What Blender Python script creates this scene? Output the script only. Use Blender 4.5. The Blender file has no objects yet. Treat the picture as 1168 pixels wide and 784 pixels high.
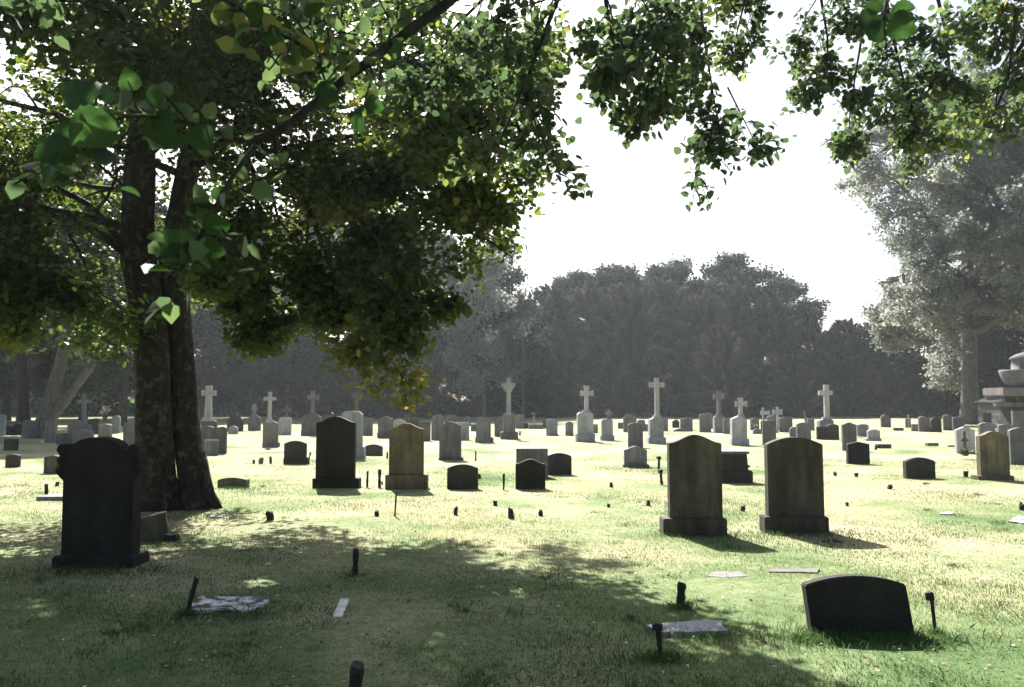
import bpy, bmesh, math, random
import numpy as np
from mathutils import Vector, Matrix, noise as mnoise
R = math.radians
SC = bpy.context.scene
COL = SC.collection
F = 908.0
CAMZ = 1.6
TILT = math.atan(66 / F)
CT, ST = math.cos(TILT), math.sin(TILT)
# ------------------------------------------------------------------ camera
cam = bpy.data.cameras.new('camera'); camo = bpy.data.objects.new('camera', cam); COL.objects.link(camo)
camo.location = (0, 0, CAMZ); camo.rotation_euler = (R(90) + TILT, 0, 0)
cam.sensor_width = 36; cam.lens = 36 * F / 1168; cam.clip_start = 0.05; cam.clip_end = 2000
SC.camera = camo
cam.dof.use_dof = True; cam.dof.focus_distance = 11; cam.dof.aperture_fstop = 5.6

def ray(px, py):
    x = (px - 584) / F; u = (392 - py) / F
    return (x, CT - u * ST, ST + u * CT)
def gnd(px, py):
    d = ray(px, py); s = CAMZ / -d[2]
    return Vector((d[0] * s, d[1] * s, 0))
def at(px, py, Y):
    d = ray(px, py); s = Y / d[1]
    return Vector((d[0] * s, Y, CAMZ + d[2] * s))

# ------------------------------------------------------------------ helpers
def link(name, me, mat=None, parent=None):
    o = bpy.data.objects.new(name, me); COL.objects.link(o)
    if mat is not None and me is not None: me.materials.append(mat)
    if parent is not None: o.parent = parent
    return o
def tag(o, label=None, cat=None, group=None, kind=None):
    if label: o['label'] = label
    if cat: o['category'] = cat
    if group: o['group'] = group
    if kind: o['kind'] = kind
    return o
def empty(name, loc=(0, 0, 0), rz=0.0):
    o = bpy.data.objects.new(name, None); COL.objects.link(o)
    o.location = loc; o.rotation_euler = (0, 0, rz); o.empty_display_size = .2
    return o
def bm_obj(name, bm, mat, parent=None, smooth=False):
    me = bpy.data.meshes.new(name); bm.normal_update(); bm.to_mesh(me); bm.free()
    if smooth:
        me.polygons.foreach_set('use_smooth', [True] * len(me.polygons))
    return link(name, me, mat, parent)
def np_mesh(name, V, Fc, n, attr=None, smooth=False):
    """V (k,3) verts, Fc (m,n) faces with n corners"""
    me = bpy.data.meshes.new(name)
    V = np.ascontiguousarray(V, dtype=np.float32); Fc = np.ascontiguousarray(Fc, dtype=np.int32)
    me.vertices.add(len(V)); me.vertices.foreach_set('co', V.ravel())
    me.loops.add(Fc.size); me.loops.foreach_set('vertex_index', Fc.ravel())
    me.polygons.add(len(Fc)); me.polygons.foreach_set('loop_start', np.arange(0, Fc.size, n, dtype=np.int32))
    if smooth: me.polygons.foreach_set('use_smooth', np.ones(len(Fc), dtype=bool))
    me.update(calc_edges=True)
    if attr is not None:
        a = me.attributes.new('tint', 'FLOAT', 'POINT'); a.data.foreach_set('value', np.ascontiguousarray(attr, dtype=np.float32))
    return me

# ------------------------------------------------------------------ materials
def new_mat(name):
    m = bpy.data.materials.new(name); m.use_nodes = True
    nt = m.node_tree; nt.nodes.clear()
    return m, nt, nt.nodes, nt.links
def nd(nt, typ, **kw):
    n = nt.nodes.new(typ)
    for k, v in kw.items():
        if k.startswith('i_'):
            k = k[2:]; n.inputs[int(k) if k.isdigit() else k.replace('_', ' ')].default_value = v
        else: setattr(n, k, v)
    return n
def ramp(nt, stops, interp='LINEAR'):
    n = nt.nodes.new('ShaderNodeValToRGB'); cr = n.color_ramp; cr.interpolation = interp
    while len(cr.elements) > 1: cr.elements.remove(cr.elements[0])
    cr.elements[0].position = stops[0][0]; cr.elements[0].color = (*stops[0][1], 1) if len(stops[0][1]) == 3 else stops[0][1]
    for p, c in stops[1:]:
        e = cr.elements.new(p); e.color = (*c, 1)
    return n
def g3(v): return (v, v, v)

def stone_mat(name, col, streak=0.35, speck=0.25, lichen=0.0, bump=0.35, rough=0.85, lcol=(0.30, 0.31, 0.24)):
    m, nt, N, L = new_mat(name)
    out = nd(nt, 'ShaderNodeOutputMaterial'); P = nd(nt, 'ShaderNodeBsdfPrincipled'); P.inputs['Roughness'].default_value = rough
    P.inputs['Specular IOR Level'].default_value = 0.25
    tc = nd(nt, 'ShaderNodeTexCoord'); oi = nd(nt, 'ShaderNodeObjectInfo')
    ml = nd(nt, 'ShaderNodeVectorMath', operation='SCALE'); L.new(oi.outputs['Location'], ml.inputs[0]); ml.inputs['Scale'].default_value = 3.7
    ad = nd(nt, 'ShaderNodeVectorMath', operation='ADD'); L.new(tc.outputs['Object'], ad.inputs[0]); L.new(ml.outputs[0], ad.inputs[1])
    n1 = nd(nt, 'ShaderNodeTexNoise', i_Scale=2.6, i_Detail=7.0, i_Roughness=0.65); L.new(ad.outputs[0], n1.inputs['Vector'])
    r1 = ramp(nt, [(0.3, g3(1 - speck * 1.4)), (0.7, g3(1 + speck * .6))]); L.new(n1.outputs['Fac'], r1.inputs[0])
    mp = nd(nt, 'ShaderNodeMapping'); mp.inputs['Scale'].default_value = (7, 7, 0.9); L.new(ad.outputs[0], mp.inputs['Vector'])
    n2 = nd(nt, 'ShaderNodeTexNoise', i_Scale=1.0, i_Detail=5.0, i_Roughness=0.6); L.new(mp.outputs[0], n2.inputs['Vector'])
    r2 = ramp(nt, [(0.38, g3(1 - streak)), (0.62, g3(1.0))]); L.new(n2.outputs['Fac'], r2.inputs[0])
    n3 = nd(nt, 'ShaderNodeTexNoise', i_Scale=70.0, i_Detail=3.0); L.new(ad.outputs[0], n3.inputs['Vector'])
    r3 = ramp(nt, [(0.35, g3(1 - speck)), (0.65, g3(1 + speck * .5))]); L.new(n3.outputs['Fac'], r3.inputs[0])
    c = nd(nt, 'ShaderNodeRGB'); c.outputs[0].default_value = (*col, 1)
    prev = c.outputs[0]
    for r in (r1, r2, r3):
        mx = nd(nt, 'ShaderNodeMix', data_type='RGBA', blend_type='MULTIPLY'); mx.inputs['Factor'].default_value = 1
        L.new(prev, mx.inputs['A']); L.new(r.outputs[0], mx.inputs['B']); prev = mx.outputs['Result']
    if lichen > 0:
        n4 = nd(nt, 'ShaderNodeTexNoise', i_Scale=9.0, i_Detail=6.0, i_Roughness=0.7); L.new(ad.outputs[0], n4.inputs['Vector'])
        r4 = ramp(nt, [(0.66 - lichen * .2, g3(0)), (0.75 - lichen * .2, g3(1))]); L.new(n4.outputs['Fac'], r4.inputs[0])
        mx = nd(nt, 'ShaderNodeMix', data_type='RGBA'); L.new(r4.outputs[0], mx.inputs['Factor']); L.new(prev, mx.inputs['A'])
        mx.inputs['B'].default_value = (*lcol, 1); prev = mx.outputs['Result']
    # per object brightness
    mr = nd(nt, 'ShaderNodeMapRange'); L.new(oi.outputs['Random'], mr.inputs['Value']); mr.inputs['To Min'].default_value = .86; mr.inputs['To Max'].default_value = 1.14
    mx = nd(nt, 'ShaderNodeVectorMath', operation='SCALE'); L.new(prev, mx.inputs[0]); L.new(mr.outputs[0], mx.inputs['Scale'])
    L.new(mx.outputs[0], P.inputs['Base Color'])
    b = nd(nt, 'ShaderNodeBump'); b.inputs['Strength'].default_value = bump; b.inputs['Distance'].default_value = 0.02
    ma = nd(nt, 'ShaderNodeMath', operation='ADD'); L.new(n1.outputs['Fac'], ma.inputs[0]); L.new(n3.outputs['Fac'], ma.inputs[1])
    L.new(ma.outputs[0], b.inputs['Height']); L.new(b.outputs[0], P.inputs['Normal'])
    L.new(P.outputs[0], out.inputs[0])
    return m

def plain_mat(name, col, rough=.7, metal=0.0, nscale=12, var=.3):
    m, nt, N, L = new_mat(name)
    out = nd(nt, 'ShaderNodeOutputMaterial'); P = nd(nt, 'ShaderNodeBsdfPrincipled')
    P.inputs['Roughness'].default_value = rough; P.inputs['Metallic'].default_value = metal
    tc = nd(nt, 'ShaderNodeTexCoord')
    n1 = nd(nt, 'ShaderNodeTexNoise', i_Scale=float(nscale), i_Detail=5.0); L.new(tc.outputs['Object'], n1.inputs['Vector'])
    r = ramp(nt, [(0.3, tuple(c * (1 - var) for c in col)), (0.7, tuple(c * (1 + var) for c in col))]); L.new(n1.outputs['Fac'], r.inputs[0])
    L.new(r.outputs[0], P.inputs['Base Color'])
    b = nd(nt, 'ShaderNodeBump'); b.inputs['Strength'].default_value = .4; b.inputs['Distance'].default_value = .01
    L.new(n1.outputs['Fac'], b.inputs['Height']); L.new(b.outputs[0], P.inputs['Normal'])
    L.new(P.outputs[0], out.inputs[0])
    return m

def leaf_mat(name, stops, tr=(1.6, 1.7, .9), mixf=.4, rough=.45, spec=.3):
    """per-leaf colour from the 'tint' attribute"""
    m, nt, N, L = new_mat(name)
    out = nd(nt, 'ShaderNodeOutputMaterial'); P = nd(nt, 'ShaderNodeBsdfPrincipled')
    P.inputs['Roughness'].default_value = rough; P.inputs['Specular IOR Level'].default_value = spec
    a = nd(nt, 'ShaderNodeAttribute', attribute_name='tint')
    r = ramp(nt, stops); L.new(a.outputs['Fac'], r.inputs[0]); L.new(r.outputs[0], P.inputs['Base Color'])
    T = nd(nt, 'ShaderNodeBsdfTranslucent')
    mx = nd(nt, 'ShaderNodeMix', data_type='RGBA', blend_type='MULTIPLY'); mx.inputs['Factor'].default_value = 1
    mx.clamp_result = False
    L.new(r.outputs[0], mx.inputs['A']); mx.inputs['B'].default_value = (*tr, 1); L.new(mx.outputs['Result'], T.inputs['Color'])
    ms = nd(nt, 'ShaderNodeMixShader'); ms.inputs[0].default_value = mixf
    L.new(P.outputs[0], ms.inputs[1]); L.new(T.outputs[0], ms.inputs[2]); L.new(ms.outputs[0], out.inputs[0])
    return m

def bark_mat(name, c1, c2, lich=(.2, .21, .17), amt=.5, scale=1.0):
    m, nt, N, L = new_mat(name)
    out = nd(nt, 'ShaderNodeOutputMaterial'); P = nd(nt, 'ShaderNodeBsdfPrincipled'); P.inputs['Roughness'].default_value = .9
    P.inputs['Specular IOR Level'].default_value = .15
    tc = nd(nt, 'ShaderNodeTexCoord')
    mp = nd(nt, 'ShaderNodeMapping'); mp.inputs['Scale'].default_value = (16 * scale, 16 * scale, 4.0 * scale); L.new(tc.outputs['Object'], mp.inputs['Vector'])
    n1 = nd(nt, 'ShaderNodeTexNoise', i_Scale=1.0, i_Detail=8.0, i_Roughness=.7, i_Distortion=.6); L.new(mp.outputs[0], n1.inputs['Vector'])
    r = ramp(nt, [(0.35, c1), (0.65, c2)]); L.new(n1.outputs['Fac'], r.inputs[0])
    n2 = nd(nt, 'ShaderNodeTexNoise', i_Scale=7.0 * scale, i_Detail=7.0, i_Roughness=.75); L.new(tc.outputs['Object'], n2.inputs['Vector'])
    r2 = ramp(nt, [(0.52, g3(0)), (0.62, g3(amt))]); L.new(n2.outputs['Fac'], r2.inputs[0])
    mx = nd(nt, 'ShaderNodeMix', data_type='RGBA'); L.new(r2.outputs[0], mx.inputs['Factor']); L.new(r.outputs[0], mx.inputs['A']); mx.inputs['B'].default_value = (*lich, 1)
    L.new(mx.outputs['Result'], P.inputs['Base Color'])
    b = nd(nt, 'ShaderNodeBump'); b.inputs['Strength'].default_value = .9; b.inputs['Distance'].default_value = .05
    L.new(n1.outputs['Fac'], b.inputs['Height']); L.new(b.outputs[0], P.inputs['Normal'])
    L.new(P.outputs[0], out.inputs[0])
    return m

M = {}
M['dark'] = stone_mat('dark_weathered_granite', (.055, .050, .044), streak=.3, speck=.35, lichen=0)
M['black'] = stone_mat('blackened_stone', (.024, .0225, .019), streak=.3, speck=.4, lichen=0)
M['brown'] = stone_mat('brown_sandstone', (.125, .110, .080), streak=.5, speck=.3, lichen=.0)
M['umber'] = stone_mat('dark_umber_sandstone', (.075, .066, .050), streak=.5, speck=.3)
M['tan'] = stone_mat('tan_sandstone', (.185, .155, .10), streak=.4, speck=.3, lichen=.0)
M['grey'] = stone_mat('grey_granite', (.15, .15, .155), streak=.3, speck=.25)
M['mid'] = stone_mat('mid_grey_granite', (.21, .21, .22), streak=.3, speck=.25)
M['pale'] = stone_mat('pale_grey_marble', (.36, .37, .39), streak=.3, speck=.2, lichen=.1)
M['white'] = stone_mat('white_marble', (.44, .43, .445), streak=.3, speck=.15)
M['pink'] = stone_mat('pinkish_grey_stone', (.20, .18, .175), streak=.3, speck=.2)
M['green'] = stone_mat('mossy_green_stone', (.13, .15, .11), streak=.3, speck=.3, lichen=.4)
M['ledger'] = stone_mat('stained_ledger_marble', (.66, .66, .65), streak=.2, speck=.3, lichen=1.0, bump=.5, lcol=(.07, .07, .065))
M['iron'] = plain_mat('rusty_black_iron', (.02, .017, .015), rough=.75, metal=.3)
M['charred'] = plain_mat('black_weathered_wood', (.018, .016, .014), rough=.9)
M['woodwhite'] = plain_mat('pale_painted_board', (.6, .58, .54), rough=.7)
M['leafnear'] = leaf_mat('lime_leaf', [(0, (.020, .034, .013)), (.55, (.042, .068, .020)), (.85, (.080, .098, .024)), (1, (.17, .13, .03))], tr=(1.9, 1.95, 1.0), mixf=.58)
M['leafbig'] = leaf_mat('broad_green_leaf', [(0, (.014, .030, .012)), (.7, (.026, .052, .018)), (1, (.06, .10, .028))], tr=(1.6, 1.9, 1.1), mixf=.48)
M['leafover'] = leaf_mat('overhanging_leaf', [(0, (.030, .046, .030)), (.6, (.056, .082, .044)), (.85, (.11, .125, .045)), (1, (.19, .16, .05))], tr=(1.6, 1.75, 1.15), mixf=.55)
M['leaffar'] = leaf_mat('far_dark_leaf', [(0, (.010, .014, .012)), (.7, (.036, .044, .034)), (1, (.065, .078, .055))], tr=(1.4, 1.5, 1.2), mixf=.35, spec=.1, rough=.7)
M['leafpale'] = leaf_mat('pale_silvery_leaf', [(0, (.11, .12, .11)), (.7, (.20, .212, .19)), (1, (.30, .31, .26))], tr=(1.3, 1.33, 1.22), mixf=.52, spec=.3, rough=.5)
M['needle'] = leaf_mat('conifer_needle', [(0, (.012, .011, .010)), (.5, (.040, .039, .035)), (1, (.115, .112, .095))], tr=(1.3, 1.3, 1.2), mixf=.25, spec=.1, rough=.8)
M['leafbright'] = leaf_mat('sunlit_undergrowth_leaf', [(0, (.06, .09, .03)), (1, (.12, .17, .05))], tr=(1.6, 2.0, 1.0), mixf=.5)
M['bark'] = bark_mat('mottled_bark', (.012, .0105, .009), (.040, .035, .028), lich=(.13, .135, .105), amt=.5)
M['barkdark'] = bark_mat('dark_bark', (.014, .012, .010), (.040, .034, .028), amt=.2)
M['barkgrey'] = bark_mat('grey_bark', (.05, .05, .048), (.13, .125, .12), amt=.3, scale=.5)
# ------------------------------------------------------------------ branches and leaves
class Tubes:
    def __init__(s): s.V = []; s.Q = []; s.n = 0
    def add(s, pts, rads, sides=6, wob=0.0, seed=0):
        pts = np.asarray(pts, float); rads = np.asarray(rads, float); k = len(pts)
        d = np.gradient(pts, axis=0); d /= np.linalg.norm(d, axis=1)[:, None] + 1e-9
        ref = np.array([0.0, 0.0, 1.0]) if abs(d[0][2]) < .8 else np.array([1.0, 0, 0])
        a = np.cross(d, ref); a /= np.linalg.norm(a, axis=1)[:, None] + 1e-9
        b = np.cross(d, a)
        th = np.linspace(0, 2 * math.pi, sides, endpoint=False)
        rr = rads[:, None] * np.ones(sides)[None]
        if wob:
            for i in range(k):
                for j in range(sides):
                    v = Vector((math.cos(th[j]) * 1.6 + seed, math.sin(th[j]) * 1.6, pts[i][2] * .55))
                    rr[i, j] *= 1 + wob * mnoise.noise(v) * 2 + wob * .5 * mnoise.noise(v * 3.1)
        ring = pts[:, None, :] + rr[..., None] * (np.cos(th)[None, :, None] * a[:, None, :] + np.sin(th)[None, :, None] * b[:, None, :])
        s.V.append(ring.reshape(-1, 3))
        i = np.arange(k - 1)[:, None]; j = np.arange(sides)[None]
        q = np.stack([i * sides + j, i * sides + (j + 1) % sides, (i + 1) * sides + (j + 1) % sides, (i + 1) * sides + j], -1).reshape(-1, 4) + s.n
        s.Q.append(q); s.n += k * sides
    def mesh(s, name): return np_mesh(name, np.concatenate(s.V), np.concatenate(s.Q), 4, smooth=True)

def resample(pts, n):
    pts = np.asarray(pts, float); seg = np.linalg.norm(np.diff(pts, axis=0), axis=1); t = np.concatenate([[0], np.cumsum(seg)])
    # catmull-rom like smoothing by dense linear + moving average
    u = np.linspace(0, t[-1], n * 4); q = np.stack([np.interp(u, t, pts[:, i]) for i in range(3)], 1)
    for _ in range(3):
        q[1:-1] = (q[:-2] + q[1:-1] * 2 + q[2:]) / 4
    idx = np.linspace(0, len(q) - 1, n).round().astype(int)
    return q[idx], t[-1]

def unit(v): return v / (np.linalg.norm(v) + 1e-9)

class Grower:
    def __init__(s, seed, spec):
        s.r = np.random.default_rng(seed); s.T = Tubes(); s.LP = []; s.LD = []; s.spec = spec
    def branch(s, p0, d0, length, rad, level):
        sp = s.spec; r = s.r; n = 7 if level < 2 else 5
        pts = [np.array(p0, float)]; d = unit(np.array(d0, float)); st = length / (n - 1)
        for i in range(n - 1):
            d = unit(d + r.normal(0, sp.get('wander', .22), 3) + np.array([0, 0, sp['trop'][min(level, len(sp['trop']) - 1)]]) / (n - 1))
            pts.append(pts[-1] + d * st)
        s.along(np.array(pts), rad, level, length)
    def along(s, pts, rad, level, length, f0=None, nch=None, sides=None):
        sp = s.spec; r = s.r; n = len(pts)
        rads = np.linspace(rad, max(rad * .28, sp.get('rmin', .004)), n)
        s.T.add(pts, rads, sides or (8 if level == 0 else 5 if level == 1 else 4))
        last = sp['levels'] - 1
        if level >= last:
            k = sp['leaves']; t = r.uniform(.1, 1.0, k) * (n - 1); i = np.minimum(t.astype(int), n - 2); fr = (t - i)[:, None]
            P = pts[i] * (1 - fr) + pts[i + 1] * fr; D = unit(pts[-1] - pts[0])[None] * .6 + r.normal(0, .6, (k, 3))
            s.LP.append(P + r.normal(0, sp['lspread'], (k, 3)) * np.array([1, 1, .6])); s.LD.append(D)
            return
        nc = nch or sp['kids'][level]; f0 = sp['f0'][level] if f0 is None else f0
        for j in range(nc):
            f = f0 + (1 - f0) * (j + r.uniform(.1, .9)) / nc; t = f * (n - 1); i = min(int(t), n - 2)
            p = pts[i] + (pts[i + 1] - pts[i]) * (t - i); d = unit(pts[i + 1] - pts[i])
            a = unit(np.cross(d, r.normal(0, 1, 3))); flat = sp.get('flat', .6); a[2] *= flat; a = unit(a)
            ang = r.uniform(.6, 1.15)
            nd_ = d * math.cos(ang) + a * math.sin(ang)
            ln = length * sp['ratio'][level] * (1.15 - .55 * f) * r.uniform(.7, 1.25)
            s.branch(p, nd_, ln, max(rads[min(i + 1, n - 1)] * .55, sp.get('rmin', .004)), level + 1)
        # the tip carries leaves too
        s.branch(pts[-1], pts[-1] - pts[-2], length * sp['ratio'][level] * .5, rads[-1] * .8, last)
    def guide(s, pts, rad, level=0, f0=.2, nch=None, n=12, length=None):
        q, ln = resample(pts, n); s.along(q, rad, level, length or ln, f0=f0, nch=nch)

def leaf_mesh(name, P, D, size, rng, fancy=True, up=.8, droop=.3, var=.3, widthf=.4, tint=None):
    n = len(P); P = np.asarray(P)
    nm = rng.normal(0, .55, (n, 3)); nm[:, 2] += up; nm /= np.linalg.norm(nm, axis=1)[:, None]
    a = D + rng.normal(0, .4, (n, 3)); a[:, 2] -= droop
    a -= (a * nm).sum(1)[:, None] * nm; a /= np.linalg.norm(a, axis=1)[:, None] + 1e-9
    b = np.cross(nm, a); s = (size * rng.uniform(1 - var, 1 + var, n))[:, None]
    fold = rng.uniform(.05, .3, n)[:, None]
    ti = rng.uniform(0, 1, n) if tint is None else tint
    w = widthf
    if fancy:
        vs = [P, P + s * (a * .22 + b * w * .95 + nm * fold * w), P + s * (a * .62 + b * w * .9 + nm * fold * w), P + s * (a * 1.0 - nm * .08),
              P + s * (a * .62 - b * w * .9 + nm * fold * w), P + s * (a * .22 - b * w * .95 + nm * fold * w)]
        V = np.stack(vs, 1).reshape(-1, 3); o = np.arange(n)[:, None] * 6
        Fc = np.concatenate([o + np.array([[0, 1, 2, 3]]), o + np.array([[0, 3, 4, 5]])], 0)
        return np_mesh(name, V, Fc, 4, np.repeat(ti, 6))
    vs = [P, P + s * (a * .45 + b * w + nm * fold * w), P + s * a, P + s * (a * .55 - b * w + nm * fold * w)]
    V = np.stack(vs, 1).reshape(-1, 3); o = np.arange(n)[:, None] * 4
    Fc = np.concatenate([o + np.array([[0, 1, 2]]), o + np.array([[0, 2, 3]])], 0)
    return np_mesh(name, V, Fc, 3, np.repeat(ti, 4))

def noise_tint(P, scale, rng, amt=.35, off=0.0):
    """light and dark clumps of leaf colour"""
    k = rng.uniform(0, 50, 3)
    v = np.array([mnoise.noise(Vector(((p[0] + k[0]) * scale, (p[1] + k[1]) * scale, (p[2] + k[2]) * scale))) for p in P])
    return np.clip(.5 + off + v * amt * 2 + rng.normal(0, .16, len(P)), 0, 1)

def V3(v): return np.array([v[0], v[1], v[2]])

# ------------------------------------------------------------------ the big double-stemmed tree on the left
def big_tree():
    base = gnd(197, 580); root = empty('broadleaf_tree', base)
    tag(root, 'big dark broadleaf tree with two fused trunks behind the tall scroll-shouldered headstone', 'tree')
    G = Grower(11, dict(levels=4, trop=[.10, -.05, -.35, -.5], wander=.28, leaves=20, lspread=.13, kids=[7, 5, 4], f0=[.2, .2, .2], ratio=[.43, .56, .68], flat=.7, rmin=.004))
    Y = 12.0
    def A(px, py, dy=0.0): return V3(at(px, py, Y + dy)) - V3(base)
    s1 = [A(184, 590), A(179, 540), A(175, 470), A(173, 400), A(166, 340), A(157, 290), A(160, 180), A(174, 60), A(182, -60), A(175, -200)]
    s2 = [A(225, 590, .12), A(217.5, 540, .2), A(211, 470, .3), A(206, 400, .3), A(200.5, 340, .3), A(198, 290, .2), A(214, 190, .4), A(245, 80, .8), A(290, -60, 1.4)]
    q1, _ = resample(s1, 46); q2, _ = resample(s2, 40)
    def rad(q, r0, flare):
        z = q[:, 2]; return r0 * (1 - .012 * np.clip(z, 0, 4) - .085 * np.clip(z - 4, 0, 8)) + flare * np.exp(-np.clip(z, -.2, 5) / .22)
    G.T.add(q1, np.maximum(rad(q1, .250, .07), .05), 28, wob=.11, seed=1)
    G.T.add(q2, np.maximum(rad(q2, .200, .06), .05), 28, wob=.11, seed=7)
    for k in range(11):   # root flares
        a = k / 11 * 2 * math.pi + G.r.uniform(-.2, .2); c = q1[1] if k % 2 else q2[1]
        dd = np.array([math.cos(a), math.sin(a) * .8, 0]); L = G.r.uniform(.27, .38)
        p = [c + dd * .0 + np.array([0, 0, .70]), c + dd * .15 + np.array([0, 0, .30]), c + dd * (L * .8) + np.array([0, 0, .06]), c + dd * (L * 1.25) + np.array([0, 0, -.12])]
        q, _ = resample(p, 9); G.T.add(q, np.linspace(.14, .05, 9), 8, wob=.1, seed=k)
    # limbs seen in the picture
    g = G.guide
    g([A(198, 300), A(240, 240, -.3), A(320, 195, -.8), A(410, 205, -1.2), A(490, 235, -1.6), A(530, 262, -1.8)], .085, nch=10, length=4.0)
    g([A(320, 195, -.8), A(352, 235, -1.1), A(378, 310, -1.4), A(405, 350, -1.6), A(432, 375, -1.8), A(452, 400, -1.9)], .040, level=0, nch=8, f0=.3, length=1.7)
    g([A(352, 235, -1.1), A(350, 290, -1.0), A(362, 335, -1.0), A(375, 360, -1.0)], .02, level=0, nch=5, f0=.5, length=1.2)
    g([A(414, 90, -1.5), A(500, 50, -1.8), A(555, 62, -2.0), A(582, 90, -2.2)], .05, nch=8, length=2.0)
    g([A(430, 120, -1.6), A(500, 115, -1.9), A(545, 140, -2.1), A(565, 165, -2.3)], .04, nch=7, length=1.7)
    g([A(350, 200, -.9), A(420, 260, -1.5), A(458, 310, -1.8), A(482, 340, -1.9)], .04, nch=6, length=1.7)
    g([A(405, 350, -1.6), A(432, 385, -1.8), A(450, 415, -1.9), A(458, 428, -1.9)], .010, level=1, nch=6, length=1.1)
    g([A(206, 330), A(236, 300, -.5), A(262, 320, -.9), A(285, 352, -1.1), A(300, 370, -1.2)], .035, nch=8, length=1.7)
    g([A(206, 320), A(225, 270, -1.0), A(250, 260, -2.0), A(262, 300, -2.6)], .04, nch=5, length=1.8)
    g([A(158, 300), A(110, 262, -.4), A(40, 240, -.9), A(-40, 255, -1.2), A(-110, 300, -1.4)], .08, nch=11, length=3.8)
    g([A(150, 290), A(100, 230, .6), A(20, 200, 1.2), A(-60, 190, 1.8)], .07, nch=9, length=3.6)
    g([A(157, 345), A(135, 355, -.2), A(118, 368, -.3), A(108, 372, -.35)], .014, level=1, nch=5, length=1.1)
    g([A(-20, 245, -1.2), A(10, 300, -1.3), A(40, 350, -1.4), A(20, 370, -1.5)], .03, level=0, nch=8, length=1.9)
    g([A(410, 205, -1.2), A(470, 195, -1.4), A(520, 215, -1.6), A(555, 235, -1.7)], .03, level=0, nch=7, length=1.3)
    g([A(60, 250, -.7), A(30, 300, -.9), A(5, 335, -1.0)], .03, level=0, nch=6, length=1.8)
    g([A(214, 190, .4), A(300, 130, 1.2), A(400, 120, 2.2), A(480, 160, 3.0)], .075, nch=10, length=4.2)
    g([A(163, 180), A(240, 110, -1.0), A(360, 60, -2.2), A(460, 60, -3.2), A(520, 100, -3.6)], .08, nch=11, length=4.4)
    g([A(214, 190, .4), A(320, 170, -.6), A(430, 150, -1.3), A(530, 190, -1.6)], .06, nch=10, length=3.6)
    g([A(163, 180), A(180, 60, -1.5), A(120, 0, -3), A(40, 0, -4.2)], .07, nch=10, length=4.2)
    r = G.r
    for k in range(18):   # the rest of the crown
        f = k / 17; st = q1 if k % 2 else q2
        zi = 3.8 + 5.6 * f; i = int(np.argmin(abs(st[:, 2] - zi))); a = k * 2.39996 + .7
        d = np.array([math.cos(a), math.sin(a), .35 + .5 * f]); L = (4.7 - 2.3 * f) * r.uniform(.85, 1.1)
        if d[0] > .25 and d[1] < .3 and k % 2: continue
        if d[0] < -.45 and zi > 5.2 and k % 4 < 2: continue   # the crown is thin on its far left
        G.branch(st[i], d, L, .075 - .03 * f, 0)
    tr = G.T.mesh('trunk'); link('trunk', tr, M['bark'], root)
    P = np.concatenate(G.LP); D = np.concatenate(G.LD)
    ti = noise_tint(P, .7, r, .28, -.08)
    low = np.clip((3.3 - P[:, 2]) / 1.6, 0, 1); ti = np.clip(ti + .38 * low, 0, 1)   # the lowest sprays are yellowing, their backlit glow put into the tint too
    lm = leaf_mesh('crown', P, D, .084, r, True, up=.75, droop=.45, var=.45, widthf=.42, tint=ti)
    link('crown', lm, M['leafnear'], root)
    print('big tree leaves', len(P))

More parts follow.
